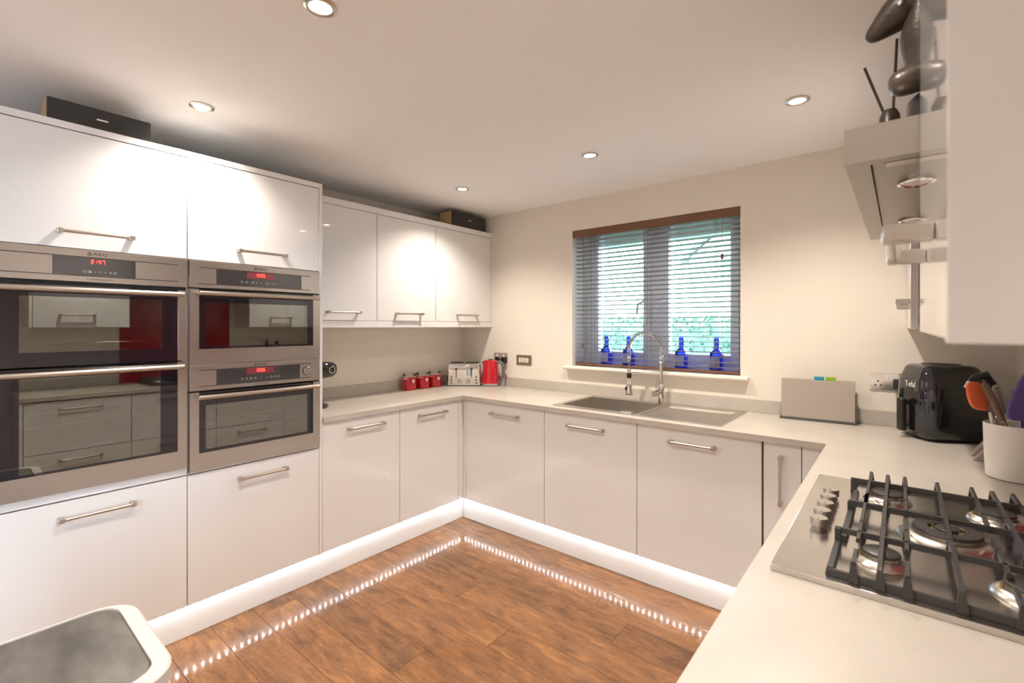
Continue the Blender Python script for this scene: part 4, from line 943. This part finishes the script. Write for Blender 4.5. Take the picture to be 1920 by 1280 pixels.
# ------------------------------------------------------------------ statue and reed diffuser on the hood
def pix(u, v, yy):   # point on the plane Y=yy seen at a pixel of the photograph
    a = R(39.5367); fw = Vector((-math.sin(a), math.cos(a), 0)); rt = Vector((math.cos(a), math.sin(a), 0))
    d = fw + rt*((u-960)/882.77) + Vector((0, 0, (611.2-v)/882.77)); c = Vector((2.481, -2.4402, 1.4161))
    return c + d*((yy-c.y)/d.y)
DY = -1.27
BS = Vector((2.62, DY, HZ1+.0005))
t = thing('dog_statue', 'bronze-coloured statue of a long-nosed dog on the cooker hood', 'statue', BS)
part('statue_base', MB().loft([[(a*s_, b*s_, z) for a, b in rounded_rect(.130, .075, .07)] for s_, z in ((1, 0), (1.02, .006), (1.0, .075), (.95, .083))]), 'black', t, False)
def skin_body(pts, radii, edges, name, parent, m):
    me = bpy.data.meshes.new(name); me.from_pydata(pts, edges, []); ob = bpy.data.objects.new(name, me); COL.objects.link(ob)
    md = ob.modifiers.new('skin', 'SKIN'); md.use_smooth_shade = True
    for k, r in enumerate(radii): me.skin_vertices[0].data[k].radius = r if isinstance(r, tuple) else (r, r); me.skin_vertices[0].data[k].use_root = (k == 0)
    ob.modifiers.new('sub', 'SUBSURF').levels = 2
    dg = bpy.context.evaluated_depsgraph_get(); dg.update(); ev = ob.evaluated_get(dg); m2 = bpy.data.meshes.new_from_object(ev)
    bpy.data.objects.remove(ob); m2.materials.clear(); m2.materials.append(M[m]); m2.shade_smooth()
    return link(name, m2, parent)
q = lambda u, v, dy=0: tuple(pix(u, v, DY+dy) - BS)
zb = .083
P_ = [(.015, 0, zb+.050), q(1748, 165), q(1742, 110), q(1738, 50), q(1730, -12), q(1690, 18), q(1655, 52), q(1622, 80),
      (.085, 0, zb+.050), (.105, .02, zb+.015),
      (-.050, -.045, zb+.042), (-.130, -.048, zb+.022), (-.160, -.048, zb+.020), (-.040, .040, zb+.042), (-.060, .045, zb+.022), (-.075, .045, zb+.018),
      (.075, .060, zb+.030), (.030, .070, zb+.018), (.075, -.060, zb+.030), (.030, -.070, zb+.018)]
R_ = [.052, .038, .040, .048, .048, .042, .024, .012, .055, .020, .032, .028, .022, .028, .020, .018, .032, .016, .032, .016]
E_ = [(0,1),(1,2),(2,3),(3,4),(4,5),(5,6),(6,7),(0,8),(8,9),(0,10),(10,11),(11,12),(0,13),(13,14),(14,15),(8,16),(16,17),(8,18),(18,19)]
skin_body(P_, R_, E_, 'dog_body', t, 'statue')
hc = pix(1735, -10, DY)-BS
for sg in (-1, 1):
    part('ear', MB().loft([[hc+Vector((a, sg*b, c)) for a, b, c in tri] for tri in (((-.01, .020, .045), (.02, .022, .045), (.005, .034, .035)), ((.0, .050, .02), (.035, .052, .015), (.015, .060, .012)), ((.02, .052, -.03), (.035, .050, -.032), (.026, .056, -.034)))]), 'statue', t, False)
    ec = pix(1689, 4, DY + sg*.038)-BS
    part('eye', MB().lathe([(.0005, -.007), (.005, -.005), (.007, 0), (.005, .005), (.0005, .007)], ec, 14), 'chrome', t, False)
DF = Vector((pix(1668, 220, -1.13).x, -1.13, HZ1+.0005))
t = thing('reed_diffuser', 'small dark reed diffuser beside the dog statue', 'diffuser', DF)
ztp = pix(1668, 207, -1.13).z - DF.z
part('diffuser_pot', MB().lathe([(.014, 0), (.018, .004), (.020, ztp*.5), (.018, ztp*.9), (.012, ztp), (.009, ztp), (.009, ztp*.8)], (0,0,0), 24), 'statue', t, False)
for u1, v1, a in ((1621, 128, (-.004, 0, ztp*.82)), (1682, 73, (.005, .003, ztp*.82))):
    part('reed', MB().cyl(a, pix(u1, v1, -1.14)-DF, .0026, 8), 'reed', t, False)

# ------------------------------------------------------------------ bin
t = thing('waste_bin', 'cream plastic waste bin with a scratched grey steel lid', 'bin', (1.02, -2.42, 0))
hx, hy, rr = .222, .322, .085
part('bin_body', rr_loft([(hx-.03, hy-.03, .07, .0006), (hx-.02, hy-.02, .08, .012), (hx-.004, hy-.004, rr, .60), (hx-.004, hy-.004, rr, .612)]), 'binwhite', t, False)
q = rounded_rect(hx, hy, rr, 8); qi = [(x-.012, y) for x, y in rounded_rect(hx-.022, hy-.036, rr-.030, 8)]
mb = MB(); rings = []
for pts, z in ((q, .6125), (q, .645)): rings.append([mb.bm.verts.new((x, y, z)) for x, y in pts])
sm_ = rounded_rect(hx-.005, hy-.005, rr-.004, 8)
rings.append([mb.bm.verts.new((x, y, .650)) for x, y in sm_]); rings.append([mb.bm.verts.new((x, y, .650)) for x, y in qi]); rings.append([mb.bm.verts.new((x, y, .6125)) for x, y in qi])
mb.skin(rings, False, True)
part('bin_rim', mb, 'binwhite', t, False)
part('bin_lid', MB().loft([[(x-.012, y, z) for x, y in rounded_rect(hx-.0235-d, hy-.0375-d, rr-.030, 8)] for d, z in ((0, .614), (0, .6445), (.003, .648))]), 'binlid', t, False)

# ------------------------------------------------------------------ outside
g = part('lawn', MB().box(-30, 30, YB+T+.01, 45, -.30, -.15), 'grass'); tag(g, 'mown green lawn outside the window', 'lawn', None, 'structure')
g = part('patio', MB().box(XR+.11, 30, -30, YB+T, -.30, -.15), 'render'); tag(g, 'pale paved patio outside the added garden door', 'patio', None, 'structure')
hg = thing('garden_hedge', 'clipped green hedge across the garden outside the window', 'hedge', (0, 5.4, -.15))
part('hedge_core', MB().box(-11, 7, 4.8, 6.0, -.1495, 1.48, .15, 3), 'leaf', hg)
mb = MB()
for i in range(7000):
    f = random.random(); x = random.uniform(-7, 5)
    if f < .7: c = Vector((x, 4.79+random.uniform(-.06, .03), random.uniform(-.1, 1.47)))
    else: c = Vector((x, random.uniform(4.8, 5.9), 1.49+random.uniform(-.02, .07)))
    a = Vector((random.gauss(0,1), random.gauss(0,1), random.gauss(0,1))).normalized(); b = a.orthogonal().normalized(); s = random.uniform(.03, .06)
    mb.bm.faces.new([mb.bm.verts.new(c + a*s), mb.bm.verts.new(c + b*s*.55), mb.bm.verts.new(c - a*s), mb.bm.verts.new(c - b*s*.55)])
lf = link('hedge_leaves', None, None) if False else None
me = bpy.data.meshes.new('hedge_leaves'); mb.xf(root_mtx(hg).inverted()); mb.bm.to_mesh(me); mb.bm.free(); me.materials.append(M['leaf']); lf = link('hedge_leaves', me, hg); lf['kind'] = 'stuff'
def house(label, x0, x1, y0, y1, ze, zr):
    t = thing('neighbour_house', label, 'house', ((x0+x1)/2, (y0+y1)/2, -.15))
    ym = (y0+y1)/2; xm = (x0+x1)/2
    part('house_wall', MB().box(x0, x1, y0, y1, -.15, ze).extr([(x0, y0, ze), (x1, y0, ze), (xm, y0, zr-.2)], (0, y1-y0, 0)), 'render', t)
    th = .15; o = .35
    part('roof', MB().extr([(x0-o, y0-o, ze-.2), (xm, y0-o, zr), (xm, y0-o, zr+th), (x0-o, y0-o, ze-.2+th)], (0, y1-y0+2*o, 0)).extr([(x1+o, y0-o, ze-.2), (x1+o, y0-o, ze-.2+th), (xm, y0-o, zr+th), (xm, y0-o, zr)], (0, y1-y0+2*o, 0)), 'roof', t)
    for cx in (x0+(x1-x0)*.28, x0+(x1-x0)*.72):
        for zz in (.8, 3.3):
            w = part('house_window', rect_frame(cx-.6, cx+.6, zz, zz+1.2, .08, y0-.06, y0-.005), 'upvc', t); part('house_pane', MB().box(cx-.52, cx+.52, y0-.03, y0-.02, zz+.08, zz+1.12), 'houseglass', w)
house('pale rendered neighbouring house with a slate gable roof beyond the hedge', -5.2, 1.6, 20, 28, 4.6, 7.6)
